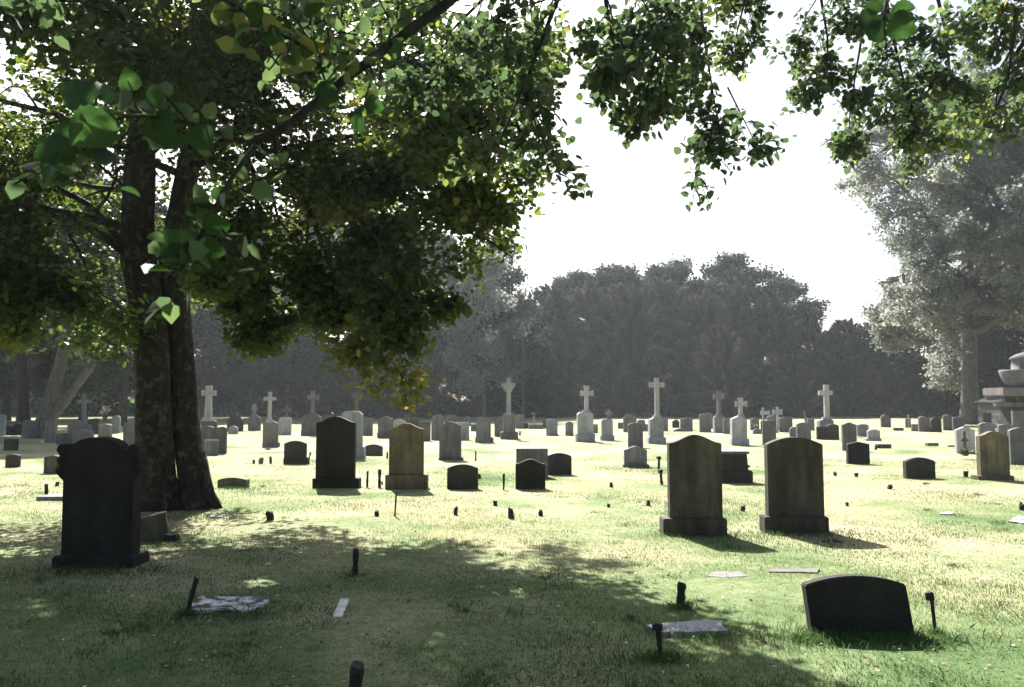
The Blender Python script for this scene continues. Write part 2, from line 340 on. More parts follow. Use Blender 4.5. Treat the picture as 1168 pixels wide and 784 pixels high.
# ------------------------------------------------------------------ the tree whose boughs hang over the camera
def overhead_tree():
    base = Vector((4.6, -2.4, 0)); root = empty('lime_tree', base)
    tag(root, 'broadleaf tree beside the viewpoint whose leafy boughs hang across the top of the view', 'tree')
    b = V3(base)
    G = Grower(5, dict(levels=3, trop=[-.1, -.3, -.5], wander=.16, leaves=20, lspread=.055, kids=[9, 5], f0=[.2, .2], ratio=[.38, .5], flat=.7, rmin=.003))
    def A(px, py, Y): return V3(at(px, py, Y)) - b
    r = G.r
    trunk = [np.array(v) for v in ((0, 0, -.15), (0, .02, .8), (.05, .05, 2.0), (0, .1, 3.4), (-.2, .3, 4.8), (-.2, .5, 6.4), (-.1, .5, 8.5))]
    q, _ = resample(trunk, 26); G.T.add(q, .30 * (1 - .08 * q[:, 2].clip(0, 9)) + .12 * np.exp(-q[:, 2].clip(0) / .25), 20, wob=.1)
    hub = np.array([-.1, .2, 4.0]); hub2 = np.array([-.2, .4, 5.2]); hub3 = np.array([-.2, .5, 6.0])
    def limb(pts, r0, r1=.3):
        q, ln = resample(pts, 16); G.T.add(q, np.linspace(r0, r0 * r1, 16), 9, wob=.06)
    # left-going limb passing above the camera
    la = [hub, np.array([-1.8, 2.0, 4.7]), A(760, -160, 3.6), A(620, -120, 3.3), A(560, -50, 3.1)]
    limb(la, .11, .3)
    SP = dict(G.spec)
    # the near dark branch crossing the upper left of the picture
    G.spec = dict(SP, levels=2, kids=[12], ratio=[.22], leaves=6, lspread=.05)
    nb = [A(560, -50, 3.1), A(515, 0, 3.0), A(440, 55, 2.8), A(375, 105, 2.65), A(312, 155, 2.5), A(272, 160, 2.4)]
    q, _ = resample(nb, 18); G.T.add(q, np.linspace(.024, .012, 18), 10, wob=.08)
    nb2 = [A(300, 155, 2.47), A(262, 205, 2.35), A(225, 275, 2.3), A(200, 320, 2.28)]
    q, _ = resample(nb2, 12); G.T.add(q, np.linspace(.009, .004, 12), 7)
    nb3 = [A(272, 160, 2.4), A(215, 140, 2.2), A(150, 130, 2.05), A(90, 155, 2.0), A(50, 185, 2.0)]
    q, _ = resample(nb3, 12); G.T.add(q, np.linspace(.008, .003, 12), 7)
    nb4 = [A(405, 78, 2.7), A(330, 45, 2.5), A(280, 15, 2.4)]; q, _ = resample(nb4, 8); G.T.add(q, np.linspace(.007, .003, 8), 6)
    nb5 = [A(440, 55, 2.8), A(420, 100, 2.75), A(412, 130, 2.7)]; q, _ = resample(nb5, 6); G.T.add(q, np.linspace(.004, .002, 6), 6)
    bigP, bigD, bigS = [], [], []
    def big(px, py, Y, px2, py2, n=1):
        p = A(px, py, Y); d = A(px2, py2, Y + r.uniform(-.04, .04)) - p
        bigP.append(p); bigS.append(np.linalg.norm(d) * (.74 if px < 900 else .62)); bigD.append(unit(d))
    for (x, y, x2, y2, Y) in [(105, 118, 60, 88, 2.0), (120, 118, 118, 82, 2.0), (150, 104, 140, 70, 2.0), (165, 112, 200, 108, 2.05), (95, 145, 40, 160, 2.0), (80, 160, 28, 190, 1.95), (70, 175, 35, 215, 1.95), (105, 150, 112, 195, 2.0), (130, 135, 60, 175, 1.9), (200, 140, 150, 150, 2.1), (218, 145, 250, 182, 2.2), (205, 150, 190, 185, 2.15), (175, 130, 168, 160, 2.1),
                              (245, 240, 200, 240, 2.3), (238, 255, 215, 220, 2.3), (220, 285, 170, 262, 2.25), (215, 290, 172, 300, 2.25), (232, 262, 275, 250, 2.3), (226, 280, 270, 290, 2.3), (222, 292, 250, 308, 2.3), (205, 312, 160, 300, 2.25), (160, 225, 130, 210, 2.4), (240, 225, 275, 218, 2.35),
                              (300, 20, 270, 0, 2.4), (315, 30, 300, 60, 2.45), (345, 20, 340, -25, 2.5), (350, 22, 375, -10, 2.5), (355, 45, 345, 75, 2.5), (385, 60, 400, 90, 2.65), (335, 48, 318, 78, 2.5), (380, 95, 352, 130, 2.6),
                              (412, 118, 380, 140, 2.7), (415, 120, 448, 125, 2.7), (412, 128, 408, 162, 2.7), (440, 60, 470, 40, 2.8), (285, 30, 255, 50, 2.4), (270, 15, 250, -10, 2.4),
                              (1005, 20, 960, 25, 2.9), (1008, 25, 975, 60, 2.9), (1012, 28, 1065, 38, 2.9), (1015, 15, 1060, 5, 2.9), (1003, 15, 985, -15, 2.9)]:
        big(x, y, Y, x2, y2)
    q, _ = resample([A(1030, -60, 3.2), A(1010, 0, 3.0), A(1008, 25, 2.9), A(1012, 60, 2.9)], 8); G.T.add(q, np.linspace(.008, .003, 8), 6)
    G.spec = dict(SP, levels=2, kids=[7], ratio=[.25], leaves=5, lspread=.035, trop=[0, -.3])
    for gp, k_ in ((nb, 4), (nb2, 5), (nb3, 6), (nb4, 9), ([A(375, 105, 2.65), A(360, 60, 2.7), A(330, 10, 2.8)], 8), ([A(440, 55, 2.8), A(455, 10, 3.0), A(450, -20, 3.0)], 6)):
        G.guide(gp, .004, nch=k_, length=.75, f0=.05)
    # boughs further out along the top
    G.spec = SP
    for (xx, yy, x2, y2, dd) in ((560, -150, 200, -190, 3.6), (560, -170, 60, -260, 4.2), (600, -180, 350, -330, 4.6), (500, -160, -60, -180, 3.2), (620, -200, 760, -330, 5.5)):  # unseen boughs above the view, added to shade the near leaves
        G.guide([A(xx, yy, dd), A((xx + x2) / 2, (yy + y2) / 2 - 20, dd), A(x2, y2, dd)], .03, nch=12, length=2.2, f0=.02)
    lb = [hub2, np.array([-2.0, 4.0, 5.4]), A(800, -120, 5.5), A(640, -60, 5.4)]; limb(lb, .10, .3)
    lc = [hub2, np.array([-1.2, 4.5, 5.8]), A(960, -90, 6.8), A(850, -60, 7.4)]; limb(lc, .10, .3)
    ld = [hub3, np.array([.3, 4.5, 6.6]), A(1120, -80, 7.4), A(1060, -40, 8.2)]; limb(ld, .10, .3)
    le = [hub, np.array([.2, 3.0, 4.6]), A(1190, 0, 6.6), A(1160, 60, 6.9)]; limb(le, .06, .3)
    g = G.guide
    g([A(660, -60, 5.4), A(628, 20, 5.2), A(605, 80, 5.1), A(575, 150, 5.0)], .022, nch=8, length=1.5, f0=.1)
    g([A(600, 90, 5.1), A(610, 140, 5.05), A(628, 180, 5.0), A(645, 200, 5.0)], .010, level=1, nch=6, length=.9)
    g([A(640, -50, 5.4), A(560, -10, 5.6), A(510, 40, 5.6), A(500, 90, 5.6)], .02, nch=8, length=1.5)
    g([A(700, -70, 5.4), A(690, 0, 5.3), A(700, 50, 5.2), A(712, 90, 5.1)], .02, nch=7, length=1.3)
    g([A(790, -90, 5.5), A(772, 0, 5.4), A(748, 60, 5.3), A(738, 105, 5.2)], .022, nch=9, length=1.3)
    g([A(800, -80, 6.4), A(800, 20, 6.2), A(812, 100, 6.1), A(822, 155, 6.0)], .018, nch=8, length=1.2)
    g([A(812, 100, 6.1), A(805, 150, 6.0), A(797, 195, 6.0)], .008, level=1, nch=6, length=.9)
    g([A(830, 100, 6.1), A(850, 140, 6.0), A(862, 165, 6.0)], .008, level=1, nch=5, length=.8)
    g([A(870, -70, 7.4), A(850, 0, 7.2), A(840, 40, 7.1)], .02, nch=7, length=1.3)
    g([A(940, -90, 6.8), A(935, -10, 7.0), A(945, 50, 7.0), A(940, 90, 7.0)], .02, nch=8, length=1.4)
    g([A(1000, -60, 7.0), A(1018, 40, 7.0), A(1030, 90, 7.0), A(1045, 140, 7.0)], .022, nch=9, length=1.5)
    g([A(985, 30, 7.0), A(975, 90, 7.0), A(968, 140, 7.0), A(975, 170, 7.0)], .012, level=0, nch=5, length=1.0)
    g([A(1060, -40, 8.2), A(1080, 40, 8.2), A(1085, 110, 8.2), A(1060, 165, 8.2)], .022, nch=9, length=1.6)
    g([A(1160, 10, 6.8), A(1150, 90, 6.9), A(1110, 120, 7.0), A(1060, 100, 7.1)], .02, nch=7, length=1.5)
    g([A(1150, 90, 6.9), A(1130, 140, 6.9), A(1105, 165, 6.9)], .012, level=1, nch=5, length=1.0)
    g([A(1200, -40, 7.0), A(1170, 10, 7.0), A(1120, 30, 7.4)], .02, nch=8, length=1.5)
    g([A(1240, 0, 7.0), A(1210, 60, 7.0), A(1180, 100, 7.0)], .02, nch=6, length=1.4)
    G.spec = dict(SP, levels=4, kids=[7, 5, 4], f0=[.3, .25, .25], ratio=[.4, .45, .5], trop=[.1, 0, -.2, -.3], leaves=14)
    for k in range(15):   # crown behind and above the camera
        a = math.pi * (1.0 + k / 14.0) + .2 if k < 9 else k * 2.4; d = np.array([math.cos(a), math.sin(a) if k < 9 else -abs(math.sin(a)) * .3, .35 + .04 * k])
        G.branch([hub, hub2, hub3][k % 3] + np.array([0, 0, .15 * k]), d, 4.2 - .08 * k, .08, 0)
    link('trunk', G.T.mesh('trunk'), M['barkdark'], root)
    P = np.concatenate(G.LP); D = np.concatenate(G.LD)
    link('crown', leaf_mesh('crown', P, D, .064, r, True, up=.5, droop=.4, widthf=.40, tint=noise_tint(P, 1.1, r, .3, -.05)), M['leafover'], root)
    # the large leaves closest to the camera: broad, toothed
    ang = np.linspace(0, 2 * math.pi, 25)[:-1]; V = []; Fc = []; T = []; n0 = 0
    for p, d, s in zip(bigP, bigD, bigS):
        view = unit(p + b - np.array([0, 0, CAMZ])); nrm = unit(view * .6 + r.normal(0, .45, 3) + np.array([0, 0, .25])); nrm = unit(nrm - d * np.dot(nrm, d)); bb = np.cross(nrm, d)
        V.append(p); T.append(r.uniform()); t0 = T[-1]
        m = 14; L = np.linspace(0, 1, m); prof = .46 * np.sin(np.pi * L ** .72) ** .8
        mid = [p + s * d * l - nrm * s * (.05 + .22 * t0) * l * l + bb * s * .06 * math.sin(2.6 * l + 6 * t0) for l in L]
        V.pop(); T.pop()
        for i, l in enumerate(L):
            mid[i] = mid[i] + nrm * s * (.010 if i % 2 else -.010)
            w = prof[i] * s * (1 + (.05 if i % 2 else -.03)); up_ = nrm * (-.35) * w
            V += [mid[i] - bb * w - up_ * .9, mid[i], mid[i] + bb * w - up_ * .9]; tt = t0 * .5 + (.10 if i % 2 else 0); T += [tt, min(1, tt + .25), tt]
        for i in range(m - 1):
            o = n0 + 3 * i; Fc += [[o, o + 1, o + 4, o + 3], [o + 1, o + 2, o + 5, o + 4]]
        n0 += 3 * m
    lv = link('large_leaves', np_mesh('large_leaves', np.array(V), np.array(Fc), 4, T, smooth=True), M['leafbig'], root)
    tag(lv, 'largest broad green leaves nearest the viewer', None, kind='stuff')
    print('overhead leaves', len(P))

# ------------------------------------------------------------------ distant trees
def deciduous_meshes(seed, H, leaf, spec, trunk_r, lean=(0, 0), first=.28, nl=22, spread=.42, twin=False):
    G = Grower(seed, dict(dict(levels=3, trop=[.25, 0, -.2], wander=.22, leaves=26, lspread=leaf * 1.0, kids=[8, 6], f0=[.3, .2], ratio=[.42, .5], flat=.8, rmin=.02), **spec))
    r = G.r
    st = [np.array([lean[0] * f + r.normal(0, .012) * H * f, lean[1] * f + r.normal(0, .012) * H * f, H * .92 * f - .2 * (f == 0)]) for f in np.linspace(0, 1, 7)]
    q, _ = resample(st, 18); G.T.add(q, trunk_r * (1 - .85 * np.linspace(0, 1, 18)) + trunk_r * .4 * np.exp(-q[:, 2].clip(0) / .5), 10, wob=.08)
    if twin:
        st2 = [q[1], q[4] + np.array([H * .10, 0, .2]), q[8] + np.array([H * .2, 0, 0]), q[11] + np.array([H * .28, .3, 0])]
        q2, _ = resample(st2, 12); G.T.add(q2, np.linspace(trunk_r * .7, trunk_r * .2, 12), 9)
    for k in range(nl):
        f = k / (nl - 1); z = H * (first + (.92 - first) * f); i = int(np.argmin(abs(q[:, 2] - z))); a = k * 2.39996 + seed
        L = H * spread * math.sin(math.pi * (.22 + .70 * f)) ** .8 * r.uniform(.8, 1.15)
        G.branch(q[i], np.array([math.cos(a), math.sin(a), .15 + .9 * f]), L, trunk_r * .4 * (1 - .6 * f), 0)
    P = np.concatenate(G.LP); D = np.concatenate(G.LD)
    return G.T.mesh('trunk'), leaf_mesh('crown', P, D, leaf, r, False, up=.5, droop=.2, widthf=.45, tint=noise_tint(P, 3.5 / H, r, .35)), len(P)

def conifer_meshes(seed, H, W, npl=240, nq=200):
    r = np.random.default_rng(seed); T = Tubes(); T.add(*[(lambda q: (q, np.linspace(.35, .05, len(q))))(resample([np.array([0, 0, -.2]), np.array([.1, 0, H * .5]), np.array([0, .1, H * .93])], 10)[0])][0], 8)
    LP, LA, LS = [], [], []
    for k in range(npl):
        f = (k + .5) / npl; z = H * (.01 + .90 * f ** 1.05); a = k * 2.39996 + r.uniform(-.2, .2)
        rr = W * (1 - (max(f - .22, 0) / .80) ** 2.6) * (.8 + .2 * min(1, f / .2)) * r.uniform(.75, 1.08)
        out = np.array([math.cos(a), math.sin(a), 0]); p0 = out * rr * .45 + np.array([0, 0, z])
        d = unit(out * (1.1 - .35 * f) + np.array([-.42, 0, .30 + .75 * f + r.normal(0, .25)]) + r.normal(0, .22, 3)); L = (H * .17 * (1 - .62 * f) + rr * .42) * r.uniform(.75, 1.3); tint_k = r.normal(0, .2)
        if k % 5 == 0: T.add(np.array([np.array([0, 0, z * .97]), p0, p0 + d * L * .6]), np.array([.09, .05, .02]), 4)
        t = r.uniform(0, 1, nq) ** .8; rad = L * r.uniform(.12, .26) * (1 - t) ** .7 * (.35 + t * .9)
        th = r.uniform(0, 2 * math.pi, nq); u = unit(np.cross(d, [0, 0, 1.0])); v = np.cross(d, u)
        off = rad[:, None] * (np.cos(th)[:, None] * u + np.sin(th)[:, None] * v) * r.uniform(.4, 1, (nq, 1))
        LS.append(np.clip(.22 + tint_k + .55 * t + r.normal(0, .08, nq), 0, 1)); LP.append(p0 + d * (t * L)[:, None] + off); LA.append(d[None] * 1.0 + off / (L * .25) + r.normal(0, .15, (nq, 3))); 
    P = np.concatenate(LP); A_ = np.concatenate(LA); n = len(P)
    A_ /= np.linalg.norm(A_, axis=1)[:, None]; nm = np.cross(A_, r.normal(0, 1, (n, 3))); nm /= np.linalg.norm(nm, axis=1)[:, None] + 1e-9; B = np.cross(nm, A_)
    s = (H * .021 * r.uniform(.6, 1.4, n))[:, None]
    V = np.stack([P, P + s * (A_ * .5 + B * .20), P + s * A_, P + s * (A_ * .5 - B * .20)], 1).reshape(-1, 3); o = np.arange(n)[:, None] * 4
    Fc = np.concatenate([o + np.array([[0, 1, 2]]), o + np.array([[0, 2, 3]])], 0)
    return T.mesh('trunk'), np_mesh('crown', V, Fc, 3, np.repeat(np.concatenate(LS), 4))

def place_tree(name, tm, cm, matt, matc, px, Y, label, group=None, sc=1.0, rz=0.0, cat='tree'):
    root = empty(name, (at(px, 458, Y).x, Y, 0), rz); root.scale = (sc, sc, sc * (.95 if name == 'conifer' else 1))
    for nme, me, mt in (('trunk', tm, matt), ('crown', cm, matc)):
        if not me.materials: me.materials.append(mt)
        o = bpy.data.objects.new(nme, me); COL.objects.link(o); o.parent = root
    tag(root, label, cat, group)
    return root

def far_trees():
    dec = [deciduous_meshes(s, 17, .42, dict(), .32, first=.16)[:2] for s in (21, 22, 23)]
    gw = 'trees forming the dark wood behind the cemetery'
    spots = [  # px, Y, variant, scale, rot
        (-95, 60, 0, .95, .3, 'dark tree at the left edge of the wood, cut off by the frame'),
        (8, 66, 1, .92, 1.2, 'dark rounded tree behind the leftmost headstones, left of the leaning twin trunk'),
        (95, 70, 2, .95, 2.2, 'dark tree behind the slim stone cross left of the big double trunk'),
        (165, 78, 0, 1.05, 3.4, 'dark tree hidden mostly behind the big double trunk'),
        (232, 72, 1, .95, 4.1, 'dark tree just right of the big double trunk, behind the pale tapering cross'),
        (290, 76, 2, 1.05, .9, 'dark tree behind the small pale cross and angel-topped headstone'),
        (345, 80, 0, 1.12, 5.0, 'tall hazy dark tree behind the dim stone cross on stepped rocks'),
        (402, 77, 1, 1.0, 2.9, 'dark tree behind the brown cross that rises over the pale tall slab'),
        (448, 82, 2, 1.08, 4.6, 'dark tree below the yellow-green drooping bough'),
        (497, 79, 0, .95, 1.9, 'dark tree in the gap between drooping bough and crucifix monument'),
        (545, 84, 1, .98, 3.9, 'dark hazy tree left of the crucifix, where broadleaf trees meet the conifers')]
    for px, Y, v, s, rz, lab in spots:
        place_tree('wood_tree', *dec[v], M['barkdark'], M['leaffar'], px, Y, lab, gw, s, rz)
    # right-hand dark trees behind the pale one
    for px, Y, v, s, rz, lab in [(1050, 82, 2, .80, .5, 'low dark tree behind the far headstones left of the pale grey tree'), (1112, 78, 0, .78, 1.5, 'dark tree directly behind the trunk of the pale grey tree'),
                                 (1180, 74, 1, .95, 2.5, 'dark tree behind the dark stone mausoleum at the right edge')]:
        place_tree('wood_tree', *dec[v], M['barkdark'], M['leaffar'], px, Y, lab, gw, s, rz)
    con = [conifer_meshes(31, 17, 4.6), conifer_meshes(32, 17, 4.2), conifer_meshes(33, 16, 5.0)]
    gc = 'dark conifers in a dense bank behind the crosses'
    for px, Y, v, s, rz, lab in [
        (588, 88, 0, .84, 0.1, 'dark feathery conifer behind the crucifix, left end of the conifer bank'),
        (630, 86, 1, .90, .3, 'dark feathery conifer second from the left in the bank'),
        (672, 88, 2, .98, -.3, 'tall dark conifer behind the cross with the wide grey pedestal'),
        (714, 86, 0, .91, .2, 'dark conifer just left of the tallest white cross'),
        (757, 89, 1, .98, -.2, 'tallest dark conifer rising behind the tallest white cross'),
        (800, 86, 2, .90, .4, 'dark conifer behind the slim cross with budded arms'),
        (840, 88, 0, .94, -.4, 'dark conifer behind the short cross right of the budded one'),
        (882, 86, 1, .84, .1, 'dark conifer behind the pair of thin dark crosses'),
        (924, 87, 2, .74, -.1, 'dark conifer just left of the tall cross on the right'),
        (966, 85, 0, .66, .3, 'lower dark conifer right of the tall cross on the right'),
        (1008, 84, 1, .58, -.3, 'lowest dark conifer at the right end of the bank'),
        (612, 81, 2, .46, .5, 'small dark conifer standing in front of the left end of the bank'),
        (700, 80, 0, .42, -.5, 'small dark conifer in front of the bank left of the tallest cross'),
        (822, 79, 1, .58, .2, 'lighter tipped conifer in front of the bank above the short pale cross'),
        (905, 80, 2, .44, -.2, 'small dark conifer in front of the bank left of the right-hand tall cross')]:
        place_tree('conifer', *con[v], M['barkdark'], M['needle'], px, Y, lab, gc, s, rz)
    # small lighter broadleaf rising above the conifers
    t = deciduous_meshes(41, 19, .34, dict(leaves=14, lspread=.5), .25, first=.45, spread=.30)
    for px, Y, s, rz, lab in [(838, 94, .95, 0, 'loose-crowned tree topping out above the conifers over the short pale cross'), (768, 95, .93, 2.0, 'loose-crowned treetop above the conifers just right of the tallest cross'),
                              (705, 94, .90, 4.1, 'loose-crowned treetop above the conifers between the two biggest central crosses'), (655, 93, .84, 1.1, 'loose-crowned treetop above the conifers, over the wide cross monument'), (893, 92, .80, 3.0, 'loose-crowned treetop sloping down above the conifers right of the short pale cross')]:
        place_tree('wood_tree', t[0], t[1], M['barkdark'], M['leaffar'], px, Y, lab, gw, s, rz)
    t = deciduous_meshes(42, 15, .30, dict(leaves=12, lspread=.5), .16, first=.2, spread=.22, nl=16)
    place_tree('slender_tree', t[0], t[1], M['barkgrey'], M['leafpale'], 552, 70, 'slim tree with pale sparse leaves left of the crucifix monument', None, 1.0)
    t = deciduous_meshes(43, 11, .22, dict(leaves=3, lspread=.4, kids=[5, 3]), .13, first=.35, spread=.30, nl=9)
    place_tree('slender_tree', t[0], t[1], M['barkgrey'], M['leaffar'], 597, 68, 'thin nearly bare tree just right of the crucifix monument', None, 1.0)
    # leaning twin trunk tree and its neighbour on the left
    t = deciduous_meshes(44, 10.5, .24, dict(leaves=30), .36, lean=(2.2, 0), first=.38, spread=.42, twin=True)
    place_tree('leaning_tree', t[0], t[1], M['barkgrey'], M['leaffar'], 47, 35, 'grey forked tree leaning right behind the left-hand headstones', None)
    t = deciduous_meshes(45, 11, .26, dict(leaves=28), .34, lean=(-.8, 0), first=.36, spread=.42)
    place_tree('shade_tree', t[0], t[1], M['barkdark'], M['leaffar'], 29, 42, 'dark upright trunk left of the leaning forked tree', None)
    t = deciduous_meshes(46, 9.0, .24, dict(leaves=26), .26, lean=(.5, 0), first=.36, spread=.40)
    place_tree('shade_tree', t[0], t[1], M['barkdark'], M['leaffar'], 140, 52, 'dark leafy tree left of the big double trunk, behind the flowers on a stone', None)
    # pale large tree on the right
    t = deciduous_meshes(47, 24, .21, dict(levels=4, leaves=24, kids=[7, 5, 4], f0=[.25, .2, .2], ratio=[.40, .48, .5], trop=[.2, 0, -.1, -.2], lspread=.30), .62, lean=(.6, 0), first=.22, spread=.37, nl=32)
    place_tree('pale_tree', t[0], t[1], M['barkgrey'], M['leafpale'], 1106, 56, 'large pale silvery-green tree with a straight grey trunk at the right side', None)
    print('pale leaves', t[2])
    t = deciduous_meshes(48, 19, .24, dict(leaves=36), .5, lean=(-4.5, 0), first=.34, spread=.36, nl=18)
    place_tree('pale_tree', t[0], t[1], M['barkgrey'], M['leafpale'], 1212, 52, 'pale tree leaning in from beyond the right edge, behind the stone monument', None)
    # dense undergrowth closing the gaps under the wood
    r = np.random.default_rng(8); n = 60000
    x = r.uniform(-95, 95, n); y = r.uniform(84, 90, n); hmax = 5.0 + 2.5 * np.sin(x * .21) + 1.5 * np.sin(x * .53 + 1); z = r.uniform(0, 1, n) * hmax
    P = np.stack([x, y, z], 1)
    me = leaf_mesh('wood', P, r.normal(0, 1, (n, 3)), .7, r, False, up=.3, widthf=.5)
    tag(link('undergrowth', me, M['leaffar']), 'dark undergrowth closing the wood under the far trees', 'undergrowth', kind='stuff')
    n = 5000
    x = r.uniform(-52, -26, n); y = r.uniform(84, 88, n); z = r.uniform(0, 1, n) ** 1.2 * (2.2 + np.sin(x * 1.1))
    me = leaf_mesh('brush', np.stack([x, y, z], 1), r.normal(0, 1, (n, 3)), .45, r, False, up=.3, widthf=.5)
    tag(link('sunlit_brush', me, M['leafbright']), 'bright green sunlit brush glimpsed under the trees on the left', 'brush', kind='stuff')
# ------------------------------------------------------------------ monuments
def top_curve(shape, n=17):
    """(u, dz) from u=-1 to 1; dz in half-widths, <= 0"""
    us = [i / (n - 1) * 2 - 1 for i in range(n)]
    if shape == 'flat': return [(-1, 0), (1, 0)]
    if shape == 'seg': return [(u, -.26 * u * u) for u in us]
    if shape == 'low': return [(u, -.16 * u * u) for u in us]
    if shape == 'serp': return [(u, -.32 * (.5 - .5 * math.cos(math.pi * u))) for u in us]
    if shape == 'peak': return [(-1, -.22), (0, 0), (1, -.22)]
    if shape == 'round': return [(u, -.8 * (1 - math.sqrt(max(0, 1 - (u * .985) ** 2)))) for u in us]
    if shape == 'shoulder': return [(-1, -.42), (-.86, -.38), (-.80, -.46)] + [(u * .78, -.40 + .40 * math.sqrt(max(0, 1 - u * u))) for u in us] + [(.80, -.46), (.86, -.38), (1, -.42)]
    if shape == 'corner': return [(-1, -.30), (-.92, -.26), (-.80, -.10), (-.62, -.03), (0, .0), (.62, -.03), (.80, -.10), (.92, -.26), (1, -.30)]
    if shape == 'pinn': return [(-1, -.7), (-.8, -.55), (-.62, -.3), (-.55, .12), (-.42, .12), (-.35, -.2), (-.12, .02), (-.08, .22), (.08, .22), (.12, .02), (.35, -.2), (.42, .12), (.55, .12), (.62, -.3), (.8, -.55), (1, -.7)]
    if shape == 'slope': return [(-1, -.35), (.55, 0), (1, -.25)]
    return [(-1, 0), (1, 0)]

def extrude_outline(pts, y0, t, bevel=.008, segs=1):
    bm = bmesh.new()
    vs = [bm.verts.new((x, y0, z)) for x, z in pts]; f = bm.faces.new(vs)
    r = bmesh.ops.extrude_face_region(bm, geom=[f])
    bmesh.ops.translate(bm, vec=(0, t, 0), verts=[v for v in r['geom'] if isinstance(v, bmesh.types.BMVert)])
    bmesh.ops.recalc_face_normals(bm, faces=bm.faces)
    if bevel > 0:
        es = [e for e in bm.edges if len(e.link_faces) == 2 and e.calc_face_angle(0) > .5]
        bmesh.ops.bevel(bm, geom=es, offset=bevel, segments=segs, affect='EDGES', clamp_overlap=True)
    return bm
def box_bm(x0, x1, y0, y1, z0, z1, bevel=.01, bm=None, batter=0.0):
    own = bm is None; b2 = bmesh.new()
    m = Matrix.Translation(((x0 + x1) / 2, (y0 + y1) / 2, (z0 + z1) / 2)) @ Matrix.Diagonal((x1 - x0, y1 - y0, z1 - z0, 1))
    bmesh.ops.create_cube(b2, size=1, matrix=m)
    if batter:
        for v in b2.verts:
            if v.co.z > (z0 + z1) / 2: v.co.x = (v.co.x - (x0 + x1) / 2) * (1 - batter) + (x0 + x1) / 2; v.co.y = (v.co.y - (y0 + y1) / 2) * (1 - batter) + (y0 + y1) / 2
    if bevel: bmesh.ops.bevel(b2, geom=b2.edges[:], offset=min(bevel, (z1 - z0) * .3, (x1 - x0) * .3), segments=2, affect='EDGES')
    if own: return b2
    me = bpy.data.meshes.new('tmp'); b2.to_mesh(me); b2.free(); bm.from_mesh(me); bpy.data.meshes.remove(me)
    return bm
def cross_outline(sl, sr, zt, zb, al, ar, az0, az1, style='latin'):
    """style: latin, flare (arms widen outwards), taper (shaft widens to the base), budded, braced"""
    c = (sl + sr) / 2; w = sr - sl; h = az1 - az0
    fl = .28 if style in ('flare', 'budded') else (.12 if style == 'taper' else 0)
    fb = .35 if style == 'taper' else .0
    L = [(sl - w * fb * .5, zb), (sr + w * fb * .5, zb), (sr, az0)]
    if style == 'braced': L += [(sr, az0 - w * 1.1), (sr + (ar - sr) * .75, az0 + h * .1)]; L.pop(2)
    L += [(ar, az0 - h * fl), (ar, az1 + h * fl), (sr, az1), (sr + w * fl, zt), (sl - w * fl, zt), (sl, az1), (al, az1 + h * fl), (al, az0 - h * fl)]
    if style == 'braced': L += [(sl - (sl - al) * .75, az0 + h * .1), (sl, az0 - w * 1.1)]
    else: L += [(sl, az0)]
    return L

RNG = random.Random(4)
def monument(xl, xr, yt, yb, shape, mat, label, pl=None, cross=None, cat='headstone', name='headstone', group='headstones standing in the grass', t=None, lean=0, yaw=None, bury=.04):
    """pixel box of the slab front; pl = (x left, x right, y top) of the plinth; cross = (shaft l, r, top, arm l, r, arm top, arm bottom, style)"""
    cx = (xl + xr) / 2; g = gnd(cx, yb); Y = g.y
    near = Y < 17
    root = empty(name, (g.x, Y, 0), R(RNG.uniform(-2.2, 2.2) if yaw is None else yaw))
    mt = M[mat]; parts = []
    s = Y / F * math.cos(0)   # metres per pixel
    w = (xr - xl) * s; inset = 0; hp = 0
    t = t or max(.09, min(.17, .10 + w * .07))
    if pl:
        x0 = at(pl[0], yb, Y).x - g.x; x1 = at(pl[1], yb, Y).x - g.x; hp = at(cx, pl[2], Y).z
        inset = max(.03, min(.09, (x1 - x0 - w) * .5)) ; d = t + 2 * inset
        bm = box_bm(x0, x1, 0, d, -bury, hp, .012)
        parts.append(('plinth', bm, mt)); 
    Yf = Y + inset
    x0 = at(xl, yt, Yf).x - g.x; x1 = at(xr, yt, Yf).x - g.x; zt = at(cx, yt, Yf).z
    hw = (x1 - x0) / 2; mx = (x0 + x1) / 2; zb = hp - .003 if pl else -bury
    tc = top_curve(shape); 
    pts = [(x0, zb), (x1, zb)] + [(mx + hw * u, zt + hw * dz) for u, dz in reversed(tc)]
    bm = extrude_outline(pts, inset, t, .008 if near else .012, 2 if near else 1)
    parts.append(('slab', bm, mt))
    if cross:
        sl, sr, ct, al, ar, a0, a1, st = cross[:8]; Yc = Yf + t / 2
        X = lambda p: at(p, 460, Yc).x - g.x
        Z = lambda p: at(cx, p, Yc).z
        cm = M[cross[8]] if len(cross) > 8 else mt
        wd = X(sr) - X(sl); td = min(max(wd * .85, .07), .16)
        zb2 = zt - hw * .10 if len(cross) < 10 else zt
        if shape == 'shoulder': zb2 = zt - .05
        bm = extrude_outline(cross_outline(X(sl), X(sr), Z(ct), zb2 - .02, X(al), X(ar), Z(a1), Z(a0), st), inset + t / 2 - td / 2, td, .01)
        parts.append(('cross', bm, cm))
        bm = box_bm(X(sl) - wd * .45, X(sr) + wd * .45, inset + t / 2 - td * .75, inset + t / 2 + td * .75, zb2 - .05, zt + wd * .35, .01)
        parts.append(('cross_foot', bm, cm))
    if len(parts) == 1:
        bpy.data.objects.remove(root)
        o = bm_obj(name, parts[0][1], parts[0][2]); o.location = (g.x, Y, 0); o.rotation_euler = (R(lean), 0, R(RNG.uniform(-2.2, 2.2) if yaw is None else yaw)); root = o
    else:
        root.rotation_euler.x = R(lean)
        for nme, bm, m_ in parts: bm_obj(nme, bm, m_, root)
    return tag(root, label, cat, group)

